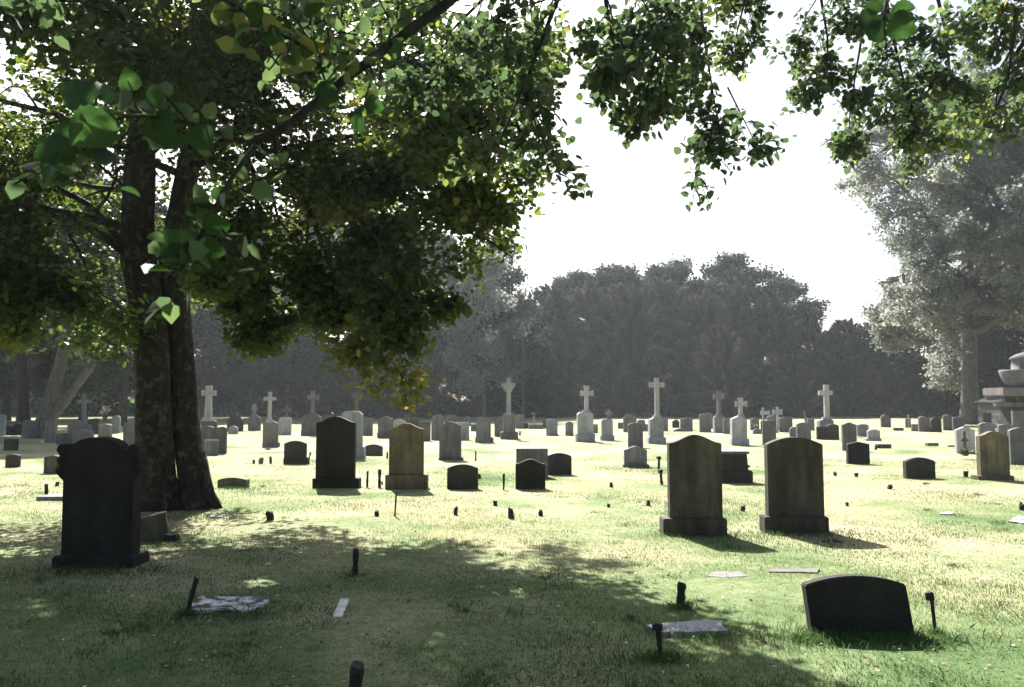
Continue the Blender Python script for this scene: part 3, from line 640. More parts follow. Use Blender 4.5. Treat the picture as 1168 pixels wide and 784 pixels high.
def scroll_stone():
    """the tall dark stone in the left foreground"""
    yb = 648; g = gnd(104, yb); Y = g.y; root = empty('headstone', g, R(-1.5))
    tag(root, 'tall blackish headstone with arched top and carved scroll shoulders in the left foreground', 'headstone', 'headstones standing in the grass')
    x0 = at(57, yb, Y).x - g.x; x1 = at(151, yb, Y).x - g.x; hp = .105
    bm_obj('plinth', box_bm(x0, x1, 0, .36, -.04, hp, .015), M['black'], root)
    Yf = Y + .09
    def p(x, y): v = at(x, y, Yf); return (v.x - g.x, v.z)
    out = [p(68, 637), p(149, 637), p(151.5, 548), p(154, 546), p(158.5, 541), p(159.5, 536), p(154.5, 531), p(159.5, 526), p(155, 520), p(158.5, 514), p(155, 508), p(150.5, 506.5), p(147, 508.5), p(145, 514), p(142, 514)]
    for i in range(11):
        a = math.pi * i / 10; out.append(p(108.5 + 28 * math.cos(a), 512 - 13 * math.sin(a)))
    out += [p(76, 514), p(73.5, 514), p(72, 508.5), p(69, 506.5), p(65, 508), p(62.5, 514), p(67, 520), p(62, 526), p(67, 531), p(61.5, 536), p(63, 541), p(67.5, 546), p(70.5, 548)]
    out[0] = (out[0][0], hp - .003); out[1] = (out[1][0], hp - .003)
    bm_obj('slab', extrude_outline(out, .09, .19, .008, 2), M['black'], root)
    for cx_ in (70, 150):   # carved scroll ends on both shoulders
        bm = bmesh.new()
        for cy_, rr in ((514, .034), (525.5, .028), (536, .032)):
            c = p(cx_, cy_)
            b2 = bmesh.new(); bmesh.ops.create_cone(b2, cap_ends=True, segments=20, radius1=rr, radius2=rr, depth=.225, matrix=Matrix.Translation((c[0], .185, c[1])) @ Matrix.Rotation(R(90), 4, 'X'))
            bmesh.ops.bevel(b2, geom=[e for e in b2.edges if e.calc_face_angle(0) > .8], offset=.012, segments=2, affect='EDGES')
            me = bpy.data.meshes.new('t'); b2.to_mesh(me); b2.free(); bm.from_mesh(me); bpy.data.meshes.remove(me)
        bm_obj('scroll_carving', bm, M['black'], root)

def tilted_slab():
    yb = 724; g = gnd(985, yb); Y = g.y
    def p(x, y): v = at(x, y, Y); return (v.x - g.x, v.z)
    top = [p(1034 + (921 - 1034) * i / 12, 667 + 2 * i / 12 - 10 * (1 - (i / 6 - 1) ** 2)) for i in range(13)]
    out = [(p(929, 722)[0], -.06), (p(1044, 722)[0], -.06)] + top
    o = bm_obj('headstone', extrude_outline(out, 0, .11, .008, 2), M['black']); o.location = g; o.rotation_euler = (R(-4), 0, R(-3))
    tag(o, 'low wide black headstone with curved top tilting in the right foreground grass', 'headstone', 'headstones standing in the grass')

def all_stones():
    scroll_stone(); tilted_slab(); m = monument
    # ---- large stones in the middle distance
    m(763, 823, 496, 610, 'serp', 'brown', 'large streaked brown headstone with curved shoulders, left of the big pair at right', pl=(757, 830, 592), t=.15, yaw=.5)
    m(875, 938, 499, 607, 'seg', 'umber', 'large dark brown headstone with shallow arched top, right of the big pair', pl=(873, 946, 590), t=.15, yaw=-1)
    m(361, 405, 475, 557, 'serp', 'black', 'tall near-black headstone with curved shoulders on a plinth, left of the tan headstone', pl=(356, 409, 546), yaw=.5)
    m(389, 413, 469, 523, 'corner', 'pale', 'tall pale grey slab standing just behind the tall near-black headstone', pl=(386, 415, 510), t=.18)
    m(444, 483, 483, 558, 'serp', 'tan', 'tan sandstone headstone with raised curved top between black and grey stones', pl=(439, 487, 542), yaw=0)
    m(501, 526, 481, 525, 'serp', 'grey', 'dark grey headstone with small raised arch, directly right of the tan headstone', pl=(500, 528, 522))
    m(510, 545, 530, 558, 'seg', 'dark', 'low dark grey arched stone right of the tan headstone, wider than tall')
    m(588, 622, 524, 558, 'serp', 'black', 'low near-black stone in front of the grey slanted block')
    m(589, 625, 512, 545, 'flat', 'mid', 'grey slant-topped block half hidden behind the low near-black stone', t=.30)
    m(624, 652, 517, 542, 'seg', 'dark', 'low brown-black arched stone right of the grey slanted block')
    m(324, 349, 503, 529, 'seg', 'dark', 'small dark arched headstone on a plinth left of the tall near-black one', pl=(323, 351, 522))
    m(415, 436, 507, 520, 'seg', 'dark', 'small low dark arched stone between the near-black and tan headstones')
    m(248, 281, 545, 556, 'low', 'green', 'very low dark greenish block right of the big tree trunk', t=.2)
    m(230, 243, 486, 517, 'seg', 'grey', 'left of two joined grey headstones right behind the big tree trunk')
    m(241, 258, 486.5, 517, 'slope', 'grey', 'right of two joined grey headstones right behind the big tree trunk')
    m(233, 248, 502, 519, 'flat', 'mid', 'small grey block in front of the two joined headstones by the trunk')
    m(141, 170, 478, 512, 'slope', 'pink', 'brownish grey headstone whose right part is hidden by the big tree trunk')
    # ---- left edge
    m(25, 39, 479, 500, 'peak', 'pink', 'pinkish grey pointed headstone left of the leaning forked tree', t=.2)
    m(51, 63, 480, 505, 'flat', 'pink', 'upright grey headstone touching the right side of the leaning forked tree', t=.2)
    m(64, 81, 494, 507, 'low', 'grey', 'low grey block right of the leaning forked tree')
    m(77, 93, 480, 497, 'peak', 'grey', 'grey gabled headstone behind the slim cross on the left')
    m(83, 104, 490, 514, 'peak', 'pink', 'pinkish gabled headstone just above the left shoulder of the scroll-shouldered stone', t=.22)
    m(89, 103, 484, 508, 'flat', 'grey', 'slim tall stone cross on a block behind the pinkish gabled headstone', cross=(94, 98, 449, 89, 105, 456, 460, 'latin', 'mid'), cat='cross monument', name='cross_monument')
    m(4, 19, 501, 514, 'flat', 'dark', 'small dark square block near the left edge, upper of two')
    m(6, 21, 518.5, 533, 'low', 'dark', 'small dark squat block near the left edge, lower of two')
    m(-5, 6, 473, 497, 'seg', 'pale', 'bluish white headstone cut by the left edge of the photo')
    m(50, 71, 519.5, 540, 'peak', 'brown', 'small brown gabled stone left of the scroll-shouldered headstone')
    m(112, 126, 484, 500, 'low', 'pink', 'squat pinkish block with flowers above it, over the scroll-shouldered headstone', t=.2)
    m(127, 137, 474, 494, 'round', 'pale', 'bluish arched stone glimpsed left of the brownish headstone by the trunk')
    m(100, 112, 477, 495, 'slope', 'dark', 'dark sloping stone behind the squat block with flowers')
    # ---- between trunk and tall black stone
    m(229, 247, 478, 509, 'serp', 'grey', 'pale tapering cross on a grey block, next to the big trunk', cross=(235, 241, 440, 230, 246, 446, 451, 'taper', 'white'), cat='cross monument', name='cross_monument')
    m(260, 271, 486, 495, 'round', 'pale', 'small rounded pale stone in shade right of the joined headstones')
    m(259, 277, 473, 492, 'pinn', 'dark', 'dark pinnacled stone in shade behind the small rounded pale stone')
    m(283, 297, 474, 491, 'shoulder', 'mid', 'grey shouldered headstone with a tiny cross on top, in shade', cross=(288.5, 291.5, 461, 287, 293.5, 465, 468, 'budded'))
    m(300, 317, 480, 510, 'serp', 'pink', 'pale stone cross on a tall block, left of the white flat-topped headstone', pl=(299, 318, 505), cross=(306, 310, 447, 301, 315, 453, 457, 'latin', 'white'), cat='cross monument', name='cross_monument')
    m(318, 332, 476, 496, 'corner', 'pale', 'whitish square-cut headstone right of the pale stone cross')
    m(320, 331, 480, 492, 'flat', 'grey', 'small dim cross rising behind the whitish square-cut headstone', cross=(326, 328.5, 462, 322, 332, 467, 470, 'latin'), cat='cross monument', name='cross_monument')
    m(344, 366, 473, 497, 'corner', 'grey', 'dim ringed cross on a broad stepped grey base', pl=(343, 368, 491), cross=(355, 359, 446, 351, 364, 451.5, 455.5, 'budded'), cat='cross monument', name='cross_monument')
    m(396, 414, 474, 490, 'flat', 'brown', 'brown cross rising from behind the tall pale grey slab', cross=(405, 409, 448, 401, 414, 450, 454, 'latin', 'brown'), cat='cross monument', name='cross_monument')
    # ---- row from tall black stone to the crucifix
    m(414, 425, 477, 497, 'seg', 'grey', 'dim grey headstone immediately right of the tall pale slab')
    m(431, 448, 475, 500, 'serp', 'grey', 'grey headstone with curved shoulders on a plinth, second right of the tall pale slab', pl=(430, 449, 494))
    m(448, 462, 478, 492, 'round', 'white', 'bluish white rounded headstone peeking over the tan headstone at left')
    m(464, 478, 478, 494, 'flat', 'dark', 'dark flat-topped headstone peeking over the middle of the tan headstone')
    m(477, 491, 481, 503, 'flat', 'grey', 'grey flat-topped headstone at the right shoulder of the tan headstone')
    m(492, 506, 473, 502, 'round', 'mid', 'light grey round-topped headstone left of the dark grey one with a raised arch')
    m(508, 521, 473.5, 488, 'low', 'grey', 'dim flat-topped headstone behind the dark grey one with a raised arch')
    m(516, 535, 482, 502, 'flat', 'pale', 'pale square headstone half hidden behind the dark grey one with a raised arch')
    m(528, 537, 475, 486, 'round', 'grey', 'small dim round-topped headstone above the pale square one')
    m(537, 544, 484, 492, 'flat', 'grey', 'tiny low grey stone left of the headstone with white mark')
    m(543, 560, 476, 505, 'seg', 'mid', 'grey rounded headstone on a plinth, second left of the crucifix monument', pl=(542, 563, 499))
    m(564, 574, 476, 498, 'round', 'grey', 'narrow grey round-topped stone touching the left side of the crucifix base')
    m(574, 588, 473, 501, 'flat', 'pink', 'tall crucifix monument with braced arms on a brown-grey block', pl=(571, 591, 493), cross=(578, 583, 431, 572, 588, 437, 442, 'braced', 'pale', 1), cat='cross monument', name='cross_monument', t=.35)
    m(588, 598, 473, 489, 'corner', 'mid', 'grey stone just right of the crucifix base')
    m(596, 603, 483, 489, 'flat', 'dark', 'small low dark block between the grey stone and the thin T-shaped cross')
    # ---- crosses in the centre
    m(603, 619, 484, 489.5, 'flat', 'mid', 'thin T-shaped metal cross above a low flat tomb', cross=(608.5, 610, 471, 606, 612.5, 471.4, 472.6, 'latin', 'pale'), cat='cross monument', name='cross_monument', t=.8)
    m(623, 636, 478, 497, 'serp', 'pale', 'pale headstone with curved shoulders, first right of the low flat tomb', pl=(623, 637, 495.5))
    m(619, 624, 479, 489, 'flat', 'grey', 'dark sliver of a headstone behind the left side of the pale curved one')
    m(645, 654, 481, 497, 'shoulder', 'mid', 'small grey headstone with a white patch, left of the wide cross monument')
    m(659, 677, 470, 504, 'corner', 'pale', 'white cross on a wide pale block and dark plinth, left of the tallest cross', pl=(657.5, 679, 495), cross=(667, 671.5, 440, 662, 677.5, 446.5, 451, 'flare', 'white'), cat='cross monument', name='cross_monument', t=.4)
    m(675, 682, 484, 494, 'flat', 'mid', 'sliver of grey stone at the right side of the wide cross monument')
    m(686, 699, 478, 502.5, 'corner', 'pale', 'low pale block topped by a tiny budded cross', pl=(685, 701, 497), cross=(692.5, 695, 467, 689.5, 698, 470, 473, 'budded', 'pink'), cat='cross monument', name='cross_monument', t=.3)
    m(705, 711, 482, 489, 'flat', 'grey', 'tiny dim stone left of the ornate pinkish headstone')
    m(711, 726, 473, 493, 'shoulder', 'pink', 'pinkish grey ornate-topped headstone behind the tall grey headstone')
    m(716.5, 733.5, 482.5, 511, 'seg', 'grey', 'tall grey arched headstone directly behind the low pale one')
    m(712, 738, 509, 533, 'serp', 'mid', 'low light grey headstone on a thin plinth, left of the large streaked brown one', pl=(711, 741, 530))
    m(727, 736, 479, 492, 'low', 'mid', 'small grey headstone between tall grey headstone and the tallest cross')
    m(736, 742, 484, 492, 'flat', 'mid', 'tiny pale stone touching the left side of the tallest cross base')
    m(741, 757, 476, 506, 'serp', 'pale', 'tallest white cross on a pale block with dark plinth', pl=(740, 760, 499), cross=(747, 752, 431, 740.5, 758, 436, 442, 'latin', 'white'), cat='cross monument', name='cross_monument', t=.4)
    m(755, 762, 478, 492, 'flat', 'mid', 'grey stone showing past the right side of the tallest cross base')
    m(767, 775, 479, 488, 'round', 'dark', 'small dark rounded stone right of the tallest cross')
    m(776, 790, 477, 491, 'peak', 'mid', 'grey gabled headstone with a curved kerb in front')
    m(768, 790, 488.5, 492.5, 'seg', 'grey', 'low curved kerb stone in front of the grey gabled headstone', cat='kerb stone', name='kerb_stone')
    m(798, 811, 472, 493, 'peak', 'pink', 'pinkish gabled headstone left of the cross with budded arms')
    m(806, 813, 471, 489, 'round', 'mid', 'sliver of a taller stone behind the pinkish gabled headstone')
    m(815, 828, 474, 494, 'peak', 'mid', 'budded-arm cross on a gabled grey block', cross=(817.7, 821.7, 446, 813.5, 826, 450.5, 455, 'budded', 'mid'), cat='cross monument', name='cross_monument', t=.3)
    m(825, 834, 477, 495, 'slope', 'mid', 'sloping grey stone joined to the right of the budded-arm cross')
    m(835, 852, 475, 508, 'serp', 'pale', 'short pale cross on a tall pale block and plinth, right of the budded-arm cross', pl=(835, 855, 501), cross=(842.5, 846.5, 454, 838.5, 852, 458.7, 463, 'flare', 'white'), cat='cross monument', name='cross_monument', t=.35)
    m(856, 866, 477, 491, 'serp', 'mid', 'small grey headstone with yellow flowers at its foot')
    m(859, 869, 489, 495, 'round', 'mid', 'low rounded stone beside the yellow flowers')
    m(868, 872, 480, 492, 'flat', 'dark', 'dark T-shaped cross with white drooping arms, left of a thin pair', cross=(869.2, 871, 465, 867.5, 878, 469.5, 473, 'flare', 'white'), cat='cross monument', name='cross_monument')
    m(870, 885, 480, 508, 'flat', 'grey', 'plain upright grey headstone left of the thin pale crucifix')
    m(884.5, 888, 489, 494, 'flat', 'pale', 'thin pale crucifix with short dark arms beside the plain upright headstone', cross=(885.4, 887.6, 464, 881, 892, 468, 472.5, 'budded', 'pale'), cat='cross monument', name='cross_monument')
    m(875, 890, 474, 490, 'seg', 'pink', 'pinkish rounded headstone behind the thin pale crucifix')
    m(889, 904, 476, 493, 'low', 'grey', 'broad grey headstone right of the thin pale crucifix')
    m(901, 912, 487, 499, 'round', 'mid', 'small light-edged rounded stone left of the pale upright headstone')
    m(909, 925, 482, 506, 'seg', 'mid', 'pale upright headstone rising over the large dark brown headstone')
    m(921, 929, 477.5, 491, 'flat', 'mid', 'dim square headstone behind the pale upright one')
    m(935, 951, 478, 497, 'peak', 'mid', 'tall white cross on a stepped block, far right among the crosses', cross=(940, 945.5, 439, 934, 950, 445.5, 451, 'latin', 'white'), cat='cross monument', name='cross_monument', t=.4)
    m(932, 945, 487, 501.5, 'flat', 'dark', 'dark block in front of the tall white cross at right, left one of two')
    m(944, 957, 484, 501.5, 'seg', 'dark', 'dark rounded block in front of the tall white cross at right, right one of two')
    m(961, 977, 482, 514, 'serp', 'grey', 'tall narrow grey headstone right of the two dark blocks')
    m(978, 991, 484, 498, 'low', 'mid', 'light grey square headstone right of the tall narrow one')
    m(990, 1004, 490, 503, 'seg', 'pale', 'low bluish rounded headstone with wedge foot, right of the light grey square one', pl=(988, 1006, 500.5))
    m(967, 992, 504, 529.5, 'peak', 'black', 'small black gabled headstone in front of the tall narrow grey headstone')
    m(1001, 1017, 507, 511.5, 'flat', 'dark', 'dark flush grave block left of the greenish one', t=.2, cat='grave block', name='grave_block', group='low grave blocks')
    m(1005, 1016, 473, 487.5, 'round', 'grey', 'lone round-topped headstone against the dark wood')
    m(1033, 1039, 477, 488, 'slope', 'pink', 'narrow pinkish pillar stone with a white post beside it')
    m(1020, 1031, 488.3, 491.3, 'flat', 'dark', 'thin dark grave block below the lone round-topped headstone', cat='grave block', name='grave_block', group='low grave blocks')
    m(1040, 1048, 484, 492, 'flat', 'green', 'small greenish block left of the row of headstones by the pale tree')
    m(1048, 1061, 475, 492.5, 'seg', 'pink', 'brownish grey headstone, first of the row left of the pale tree')
    m(1062, 1074, 476, 493, 'round', 'dark', 'dark round-topped headstone, second of the row left of the pale tree')
    m(1076, 1087, 473, 491, 'peak', 'pink', 'pointed grey headstone, third of the row left of the pale tree')
    m(1087, 1100, 476, 491.5, 'low', 'grey', 'broad grey headstone touching the trunk of the pale tree')
    m(1090.5, 1112, 487, 517, 'serp', 'white', 'white headstone with a brown figure before it, left of the tan headstone at right')
    m(1117, 1151, 492, 548, 'serp', 'tan', 'tall tan streaked headstone near the right edge', pl=(1116, 1158, 543), yaw=2)
    m(1152, 1178, 488, 530, 'seg', 'grey', 'grey headstone cut by the right edge behind the tan one')
    m(1033, 1067, 522, 546, 'seg', 'dark', 'low dark arched stone in front of the white headstone with figure')
    m(1058, 1071, 505.5, 509, 'flat', 'green', 'small greenish flush grave block left of the white headstone with figure', t=.2, cat='grave block', name='grave_block', group='low grave blocks')
    m(1082, 1091, 508, 510, 'flat', 'grey', 'sliver of grave block touching the white headstone with figure', cat='grave block', name='grave_block', group='low grave blocks')
    m(1117, 1135, 482, 500, 'seg', 'mid', 'grey rounded headstone above the left shoulder of the tan headstone')
    m(1121, 1131, 471, 490, 'flat', 'grey', 'small dim square stone before the mausoleum wall')
    m(1139, 1157, 484, 502, 'low', 'mid', 'light-edged headstone above the right shoulder of the tan headstone')
    m(1155, 1172, 469, 500, 'flat', 'grey', 'tall square grey stone at the right edge before the monument')
    # stepped pedestal behind the two big stones
    g = gnd(838, 551); root = empty('tomb', g, R(-1))
    tag(root, 'low dark moulded pedestal tomb on a heavy base between the two big headstones', 'tomb')
    s = g.y / F; 
    bm_obj('base', box_bm(-23 * s, 21 * s, 0, .62, -.04, 13.5 * s, .02), M['dark'], root)
    bm_obj('die', box_bm(-18 * s, 17 * s, .07, .52, 13.3 * s, 32 * s, .01, batter=.06), M['dark'], root)
    bm_obj('moulding', box_bm(-20 * s, 18.6 * s, .05, .545, 17 * s, 19.5 * s, .008), M['dark'], root)
    bm_obj('cap', box_bm(-19 * s, 18 * s, .04, .55, 32 * s, 35 * s, .01), M['mid'], root)

def boulderish(name, loc, dims, seed, mat, label, cat, group=None, rot=(0, 0, 0), amp=.25):
    bm = bmesh.new(); bmesh.ops.create_cube(bm, size=1); bmesh.ops.subdivide_edges(bm, edges=bm.edges[:], cuts=4, use_grid_fill=True)
    for v in bm.verts:
        n = mnoise.noise_vector(v.co * 1.7 + Vector((seed, seed * 1.3, 0))); v.co += n * amp
        v.co = Vector((v.co.x * dims[0], v.co.y * dims[1], (v.co.z + .42) * dims[2]))
    o = bm_obj(name, bm, mat); o.location = loc; o.rotation_euler = rot
    return tag(o, label, cat, group)

def post(px, yt, yb, wpx, label, lean=0, head=False, mat='charred', pointed=False, name='grave_peg', cat='peg', group='black grave pegs in the grass'):
    g = gnd(px, yb); s = g.y / F; h = (yb - yt) * s * .98; w = wpx * s / 2
    bm = bmesh.new(); sd = px * .37
    n = 9; rings = []
    for i in range(n):
        f = i / (n - 1); rr = w * (1 + .35 * mnoise.noise(Vector((sd, f * 5, 0)))) * ((.55 + .45 * f) if pointed else 1) 
        off = Vector((math.sin(f * 3 + sd) * w * .18, 0, 0))
        ring = []
        for k in range(8):
            a = 2 * math.pi * k / 8; top = ((.10 * h + .9 * w) * mnoise.noise(Vector((sd, math.cos(a) * 1.3, math.sin(a) * 1.3))) if i == n - 1 else 0)
            ring.append(bm.verts.new((rr * math.cos(a) * (1 + .15 * mnoise.noise(Vector((a, f * 6, sd)))) + off.x, rr * math.sin(a), -.04 + f * (h + .04) + top)))
        rings.append(ring)
    for i in range(n - 1):
        for k in range(8): bm.faces.new((rings[i][k], rings[i][(k + 1) % 8], rings[i + 1][(k + 1) % 8], rings[i + 1][k]))
    bm.faces.new(rings[-1]); bm.faces.new(rings[0][::-1])
    if head:
        box_bm(-w * 2.0, w * 1.2, -w, w, h * .80, h * 1.0, .004, bm)
    o = bm_obj(name, bm, M[mat]); o.location = g; o.rotation_euler = (0, R(lean), R(RNG.uniform(-20, 20)))
    return tag(o, label, cat, group)

def flat_plate(name, corners, th, mat, label, cat, raise_=.012):
    """a slab lying in the turf, from four ground pixels"""
    ps = [gnd(*c) for c in corners]; c = sum(ps, Vector()) / len(ps)
    bm = bmesh.new(); P = []
    for i in range(len(ps)):
        a, b = ps[i], ps[(i + 1) % len(ps)]
        for k in range(6):
            f = k / 6; q = a.lerp(b, f); q = q + Vector((mnoise.noise(q * 9), mnoise.noise(q * 9 + Vector((5, 5, 5))), 0)) * .018; P.append(bm.verts.new((q.x - c.x, q.y - c.y, 0)))
    f = bm.faces.new(P); bmesh.ops.recalc_face_normals(bm, faces=[f]) 
    if f.normal.z > 0: f.normal_flip()
    r = bmesh.ops.extrude_face_region(bm, geom=[f]); bmesh.ops.translate(bm, vec=(0, 0, th), verts=[v for v in r['geom'] if isinstance(v, bmesh.types.BMVert)])
    bmesh.ops.recalc_face_normals(bm, faces=bm.faces)
    o = bm_obj(name, bm, M[mat]); o.location = (c.x, c.y, raise_ - th)
    return tag(o, label, cat)

def flowers(px, yt, yb, base_y, wpx, cols, label, nfl=26, vase=True, z0=None):
    g = gnd(px, base_y); s = g.y / F; h = (base_y - yt) * s; w = wpx * s / 2; zb = (base_y - yb) * s if z0 is None else z0
    root = empty('flower_bouquet', (g.x, g.y, zb)); tag(root, label, 'flowers')
    r = random.Random(int(px)); hh = h - zb
    if vase:
        bm = bmesh.new(); bmesh.ops.create_cone(bm, cap_ends=True, segments=12, radius1=w * .3, radius2=w * .45, depth=hh * .35, matrix=Matrix.Translation((0, 0, hh * .175)))
        bm_obj('vase', bm, M['dark'], root)
    bm = bmesh.new(); bl = bmesh.new()
    for i in range(nfl):
        a = r.uniform(0, 6.28); q = r.uniform(0, 1) ** .6; c = Vector((math.cos(a) * w * q, math.sin(a) * w * q * .8, hh * r.uniform(.5, 1)))
        for k in range(6):
            b = k / 6 * 6.28; rr = w * .16
            v = [bm.verts.new(c), bm.verts.new(c + Vector((math.cos(b), math.sin(b), .5)) * rr), bm.verts.new(c + Vector((math.cos(b + 1), math.sin(b + 1), .4)) * rr)]
            bm.faces.new(v)
        for k in range(4):
            b = r.uniform(0, 6.28); c2 = c * .8; v = [bl.verts.new(Vector((0, 0, hh * .3))), bl.verts.new(c2 + Vector((math.cos(b), math.sin(b), 0)) * w * .1), bl.verts.new(c2 + Vector((math.cos(b + .6), math.sin(b + .6), .3)) * w * .2)]
            bl.faces.new(v)
    bm_obj('petals', bm, cols, root); bm_obj('stems', bl, M['stem'], root)

def small_things():
    M['stem'] = plain_mat('flower_stem', (.05, .09, .03)); M['petal_pink'] = plain_mat('pink_white_petals', (.55, .38, .45), var=.5, nscale=40)
    M['petal_yellow'] = plain_mat('yellow_petals', (.7, .5, .12), var=.3, nscale=40); M['petal_red'] = plain_mat('dark_red_petals', (.18, .03, .025), var=.5)
    flowers(119, 464, 480, 497, 13, M['petal_pink'], 'pink and white flowers standing over the squat pinkish block on the left')
    flowers(862, 483.5, 491, 491.5, 8, M['petal_yellow'], 'yellow flowers at the foot of a small grey headstone among the crosses', nfl=16, z0=0)
    flowers(593, 490, 497, 497, 6, M['petal_red'], 'dark red flowers right of the crucifix monument plinth', nfl=14, z0=0)
    flowers(436, 547, 553, 553, 6, M['petal_red'], 'dark red withered flowers at the left corner of the tan headstone plinth', nfl=12, z0=0)
    flowers(1102, 511, 524, 524, 20, M['stem'], 'dark green plants at the foot of the white headstone with figure', nfl=40, vase=False, z0=0)
    # statue before the white headstone
    g = gnd(1101, 520); s = g.y / F; root = empty('statuette', g); tag(root, 'small brown weathered robed figure standing before the white headstone', 'statuette')
    bm = bmesh.new(); prof = [(0, 3.2), (3, 3.0), (4, 2.4), (9, 2.0), (14, 1.7), (18, 2.3), (20, 2.2), (21.5, .9), (23, 1.5), (25.5, 1.7), (27.5, .9), (28.3, .1)]
    rings = []
    for z, rr in prof: rings.append([bm.verts.new((rr * s * math.cos(a / 12 * 6.2832), rr * s * .7 * math.sin(a / 12 * 6.2832), z * s)) for a in range(12)])
    for i in range(len(rings) - 1):
        for k in range(12): bm.faces.new((rings[i][k], rings[i][(k + 1) % 12], rings[i + 1][(k + 1) % 12], rings[i + 1][k]))
    bm_obj('figure', bm, M['brown'], root, True)
    bm_obj('arms', box_bm(-3.8 * s, 3.8 * s, -1.2 * s, 1.2 * s, 16.2 * s, 18.6 * s, .01), M['brown'], root)
    # pegs
    post(405, 628, 656, 6.5, 'black upright peg in the shadow left of centre, square-topped')
    post(404, 762, 800, 15, 'thick black stub cut by the bottom edge of the photo', lean=2)
    post(777, 667, 690, 9.5, 'black stub standing behind the pale ledger slab at right')
    post(753.5, 713, 749, 7, 'black iron spike with hooked head in front of the pale ledger slab', head=True, mat='iron', pointed=True, lean=-3)
    post(1067, 677, 721, 5.5, 'thin black spike with bent head right of the tilting black headstone', head=True, mat='iron', pointed=True, lean=-5)
    post(214.5, 659, 699, 5, 'thin black spike leaning at the corner of the stained white ledger slab', head=False, mat='iron', lean=12)
    post(450.5, 563, 589, 2.2, 'very thin rusty rod at the far edge of the big shadow', mat='iron', lean=3)
    post(430, 583, 589, 5, 'black stub just left of the very thin rusty rod')
    post(520, 579, 587, 4.5, 'black stub on the sunny grass just beyond the top of the big shadow')
    post(565, 571.5, 577, 4.5, 'small black knob left of the tallest mid-lawn stub')
    post(583, 580, 591, 6.5, 'widest black stub in the row on the sunny lawn centre')
    post(617, 582.5, 588.5, 5, 'black stub right of the widest mid-lawn stub')
    post(307.5, 585, 593.5, 8.5, 'squat black stub right of the big tree base in dappled shade')
    post(740, 571, 576.5, 4.5, 'black knob left of the large streaked brown headstone')
    post(697, 550.5, 556, 4, 'black knob below the low light grey headstone')
    post(694, 575.5, 579, 3.5, 'tiny dark knob left of the nearest black knob by the brown headstone')
    post(847, 577, 582.5, 5, 'black knob between the two large brown headstones')
    post(966, 573.5, 577.5, 3.5, 'small brown knob right of the large dark brown headstone')
    post(1015, 553.5, 558, 5.5, 'dark stub left of the low dark arched stone at right')
    post(952.5, 539, 543, 4, 'left of two dark knobs below the small black gabled headstone')
    post(977, 540, 544, 4, 'right of two dark knobs below the small black gabled headstone')
    post(1101.5, 538, 544.5, 5, 'black stub just left of the tall tan headstone near the right edge')
    post(999, 509, 513, 3, 'tiny dark knob at the left end of the dark flush grave block')
    post(419, 538, 556, 2.6, 'thin dark rod between near-black and tan headstones, left of two', mat='iron')
    post(433, 536, 556, 3.6, 'thicker dark rod touching the tan headstone plinth', mat='iron')
    post(574.5, 541, 559, 2.5, 'thin dark rod left of the low near-black stone', mat='iron')
    post(542.5, 515, 526, 1.8, 'thin dark rod behind the low dark grey arched stone', mat='iron')
    post(547, 541.5, 546, 3, 'dark knob touching the right edge of the low dark grey arched stone')
    post(441.5, 516, 523, 2, 'short dark rod beside the left edge of the tan headstone', mat='iron')
    post(352.5, 516, 524, 2, 'short dark rod right of the small dark arched headstone', mat='iron', lean=10)
    post(751, 521, 535, 3, 'thin forked iron stake left of the large streaked brown headstone, farther one', mat='iron', lean=6, head=True)
    post(755, 536, 553, 3.2, 'thin dark iron stake left of the large streaked brown headstone, nearer one', mat='iron', lean=-4, head=True)
    post(289.3, 525, 528.5, 3, 'leftmost tiny black knob of three beyond the low greenish block')
    post(298, 522.5, 528.5, 5.5, 'square greenish stub, middle of three beyond the low greenish block', mat='green')
    post(308.5, 521, 528.5, 3, 'black upright stub, right of three beyond the low greenish block')
    post(52.5, 552, 564, 4, 'black upright peg at the flat stone left of the scroll-shouldered headstone')
    post(65, 549.5, 554, 4, 'small dark knob left of the scroll-shouldered headstone')
    post(1166, 575, 582, 6, 'black stub at the right edge of the photo')
    post(1036.6, 473, 488, 1.3, 'thin white post beside the narrow pinkish pillar stone', mat='white')
    post(919, 469, 482, 2.6, 'dim leaning post behind the pale upright headstone', mat='grey', lean=-6, group='thin posts near the wood')
    # flat pieces
    flat_plate('ledger_slab', [(211, 699), (292, 699), (311, 684), (228, 683)], .06, 'ledger', 'white ledger slab with black stains lying flat in the left shadow', 'ledger slab', .022)
    flat_plate('ledger_slab', [(738, 716), (752, 724), (829, 723), (823, 711), (790, 711)], .06, 'pale', 'pale grey ledger slab flush in the grass behind the hooked black spike', 'ledger slab', .02)
    flat_plate('ledger_slab', [(806, 658), (830, 660), (852, 658), (845, 653), (812, 653)], .05, 'pink', 'half-buried pinkish slab left of two in the sunny grass before the brown headstones', 'ledger slab', .008)
    flat_plate('ledger_slab', [(877, 653), (932, 654), (934, 650), (880, 649.5)], .05, 'pink', 'half-buried long thin slab right of two before the brown headstones', 'ledger slab', .010)
    flat_plate('ledger_slab', [(238, 591), (253, 591), (256, 588), (242, 587.5)], .05, 'white', 'small bright flat stone right of the big tree base', 'ledger slab', .012)
    flat_plate('ledger_slab', [(1150, 596), (1180, 600), (1185, 592), (1160, 590)], .06, 'ledger', 'stained white flat slab at the right edge of the photo', 'ledger slab', .02)
    flat_plate('ledger_slab', [(1072, 587), (1087, 587), (1087, 584.8), (1073, 585)], .05, 'white', 'small bare pale flat stone in the sunny grass at right', 'ledger slab', .01)
    g = gnd(58, 571); s = g.y / F
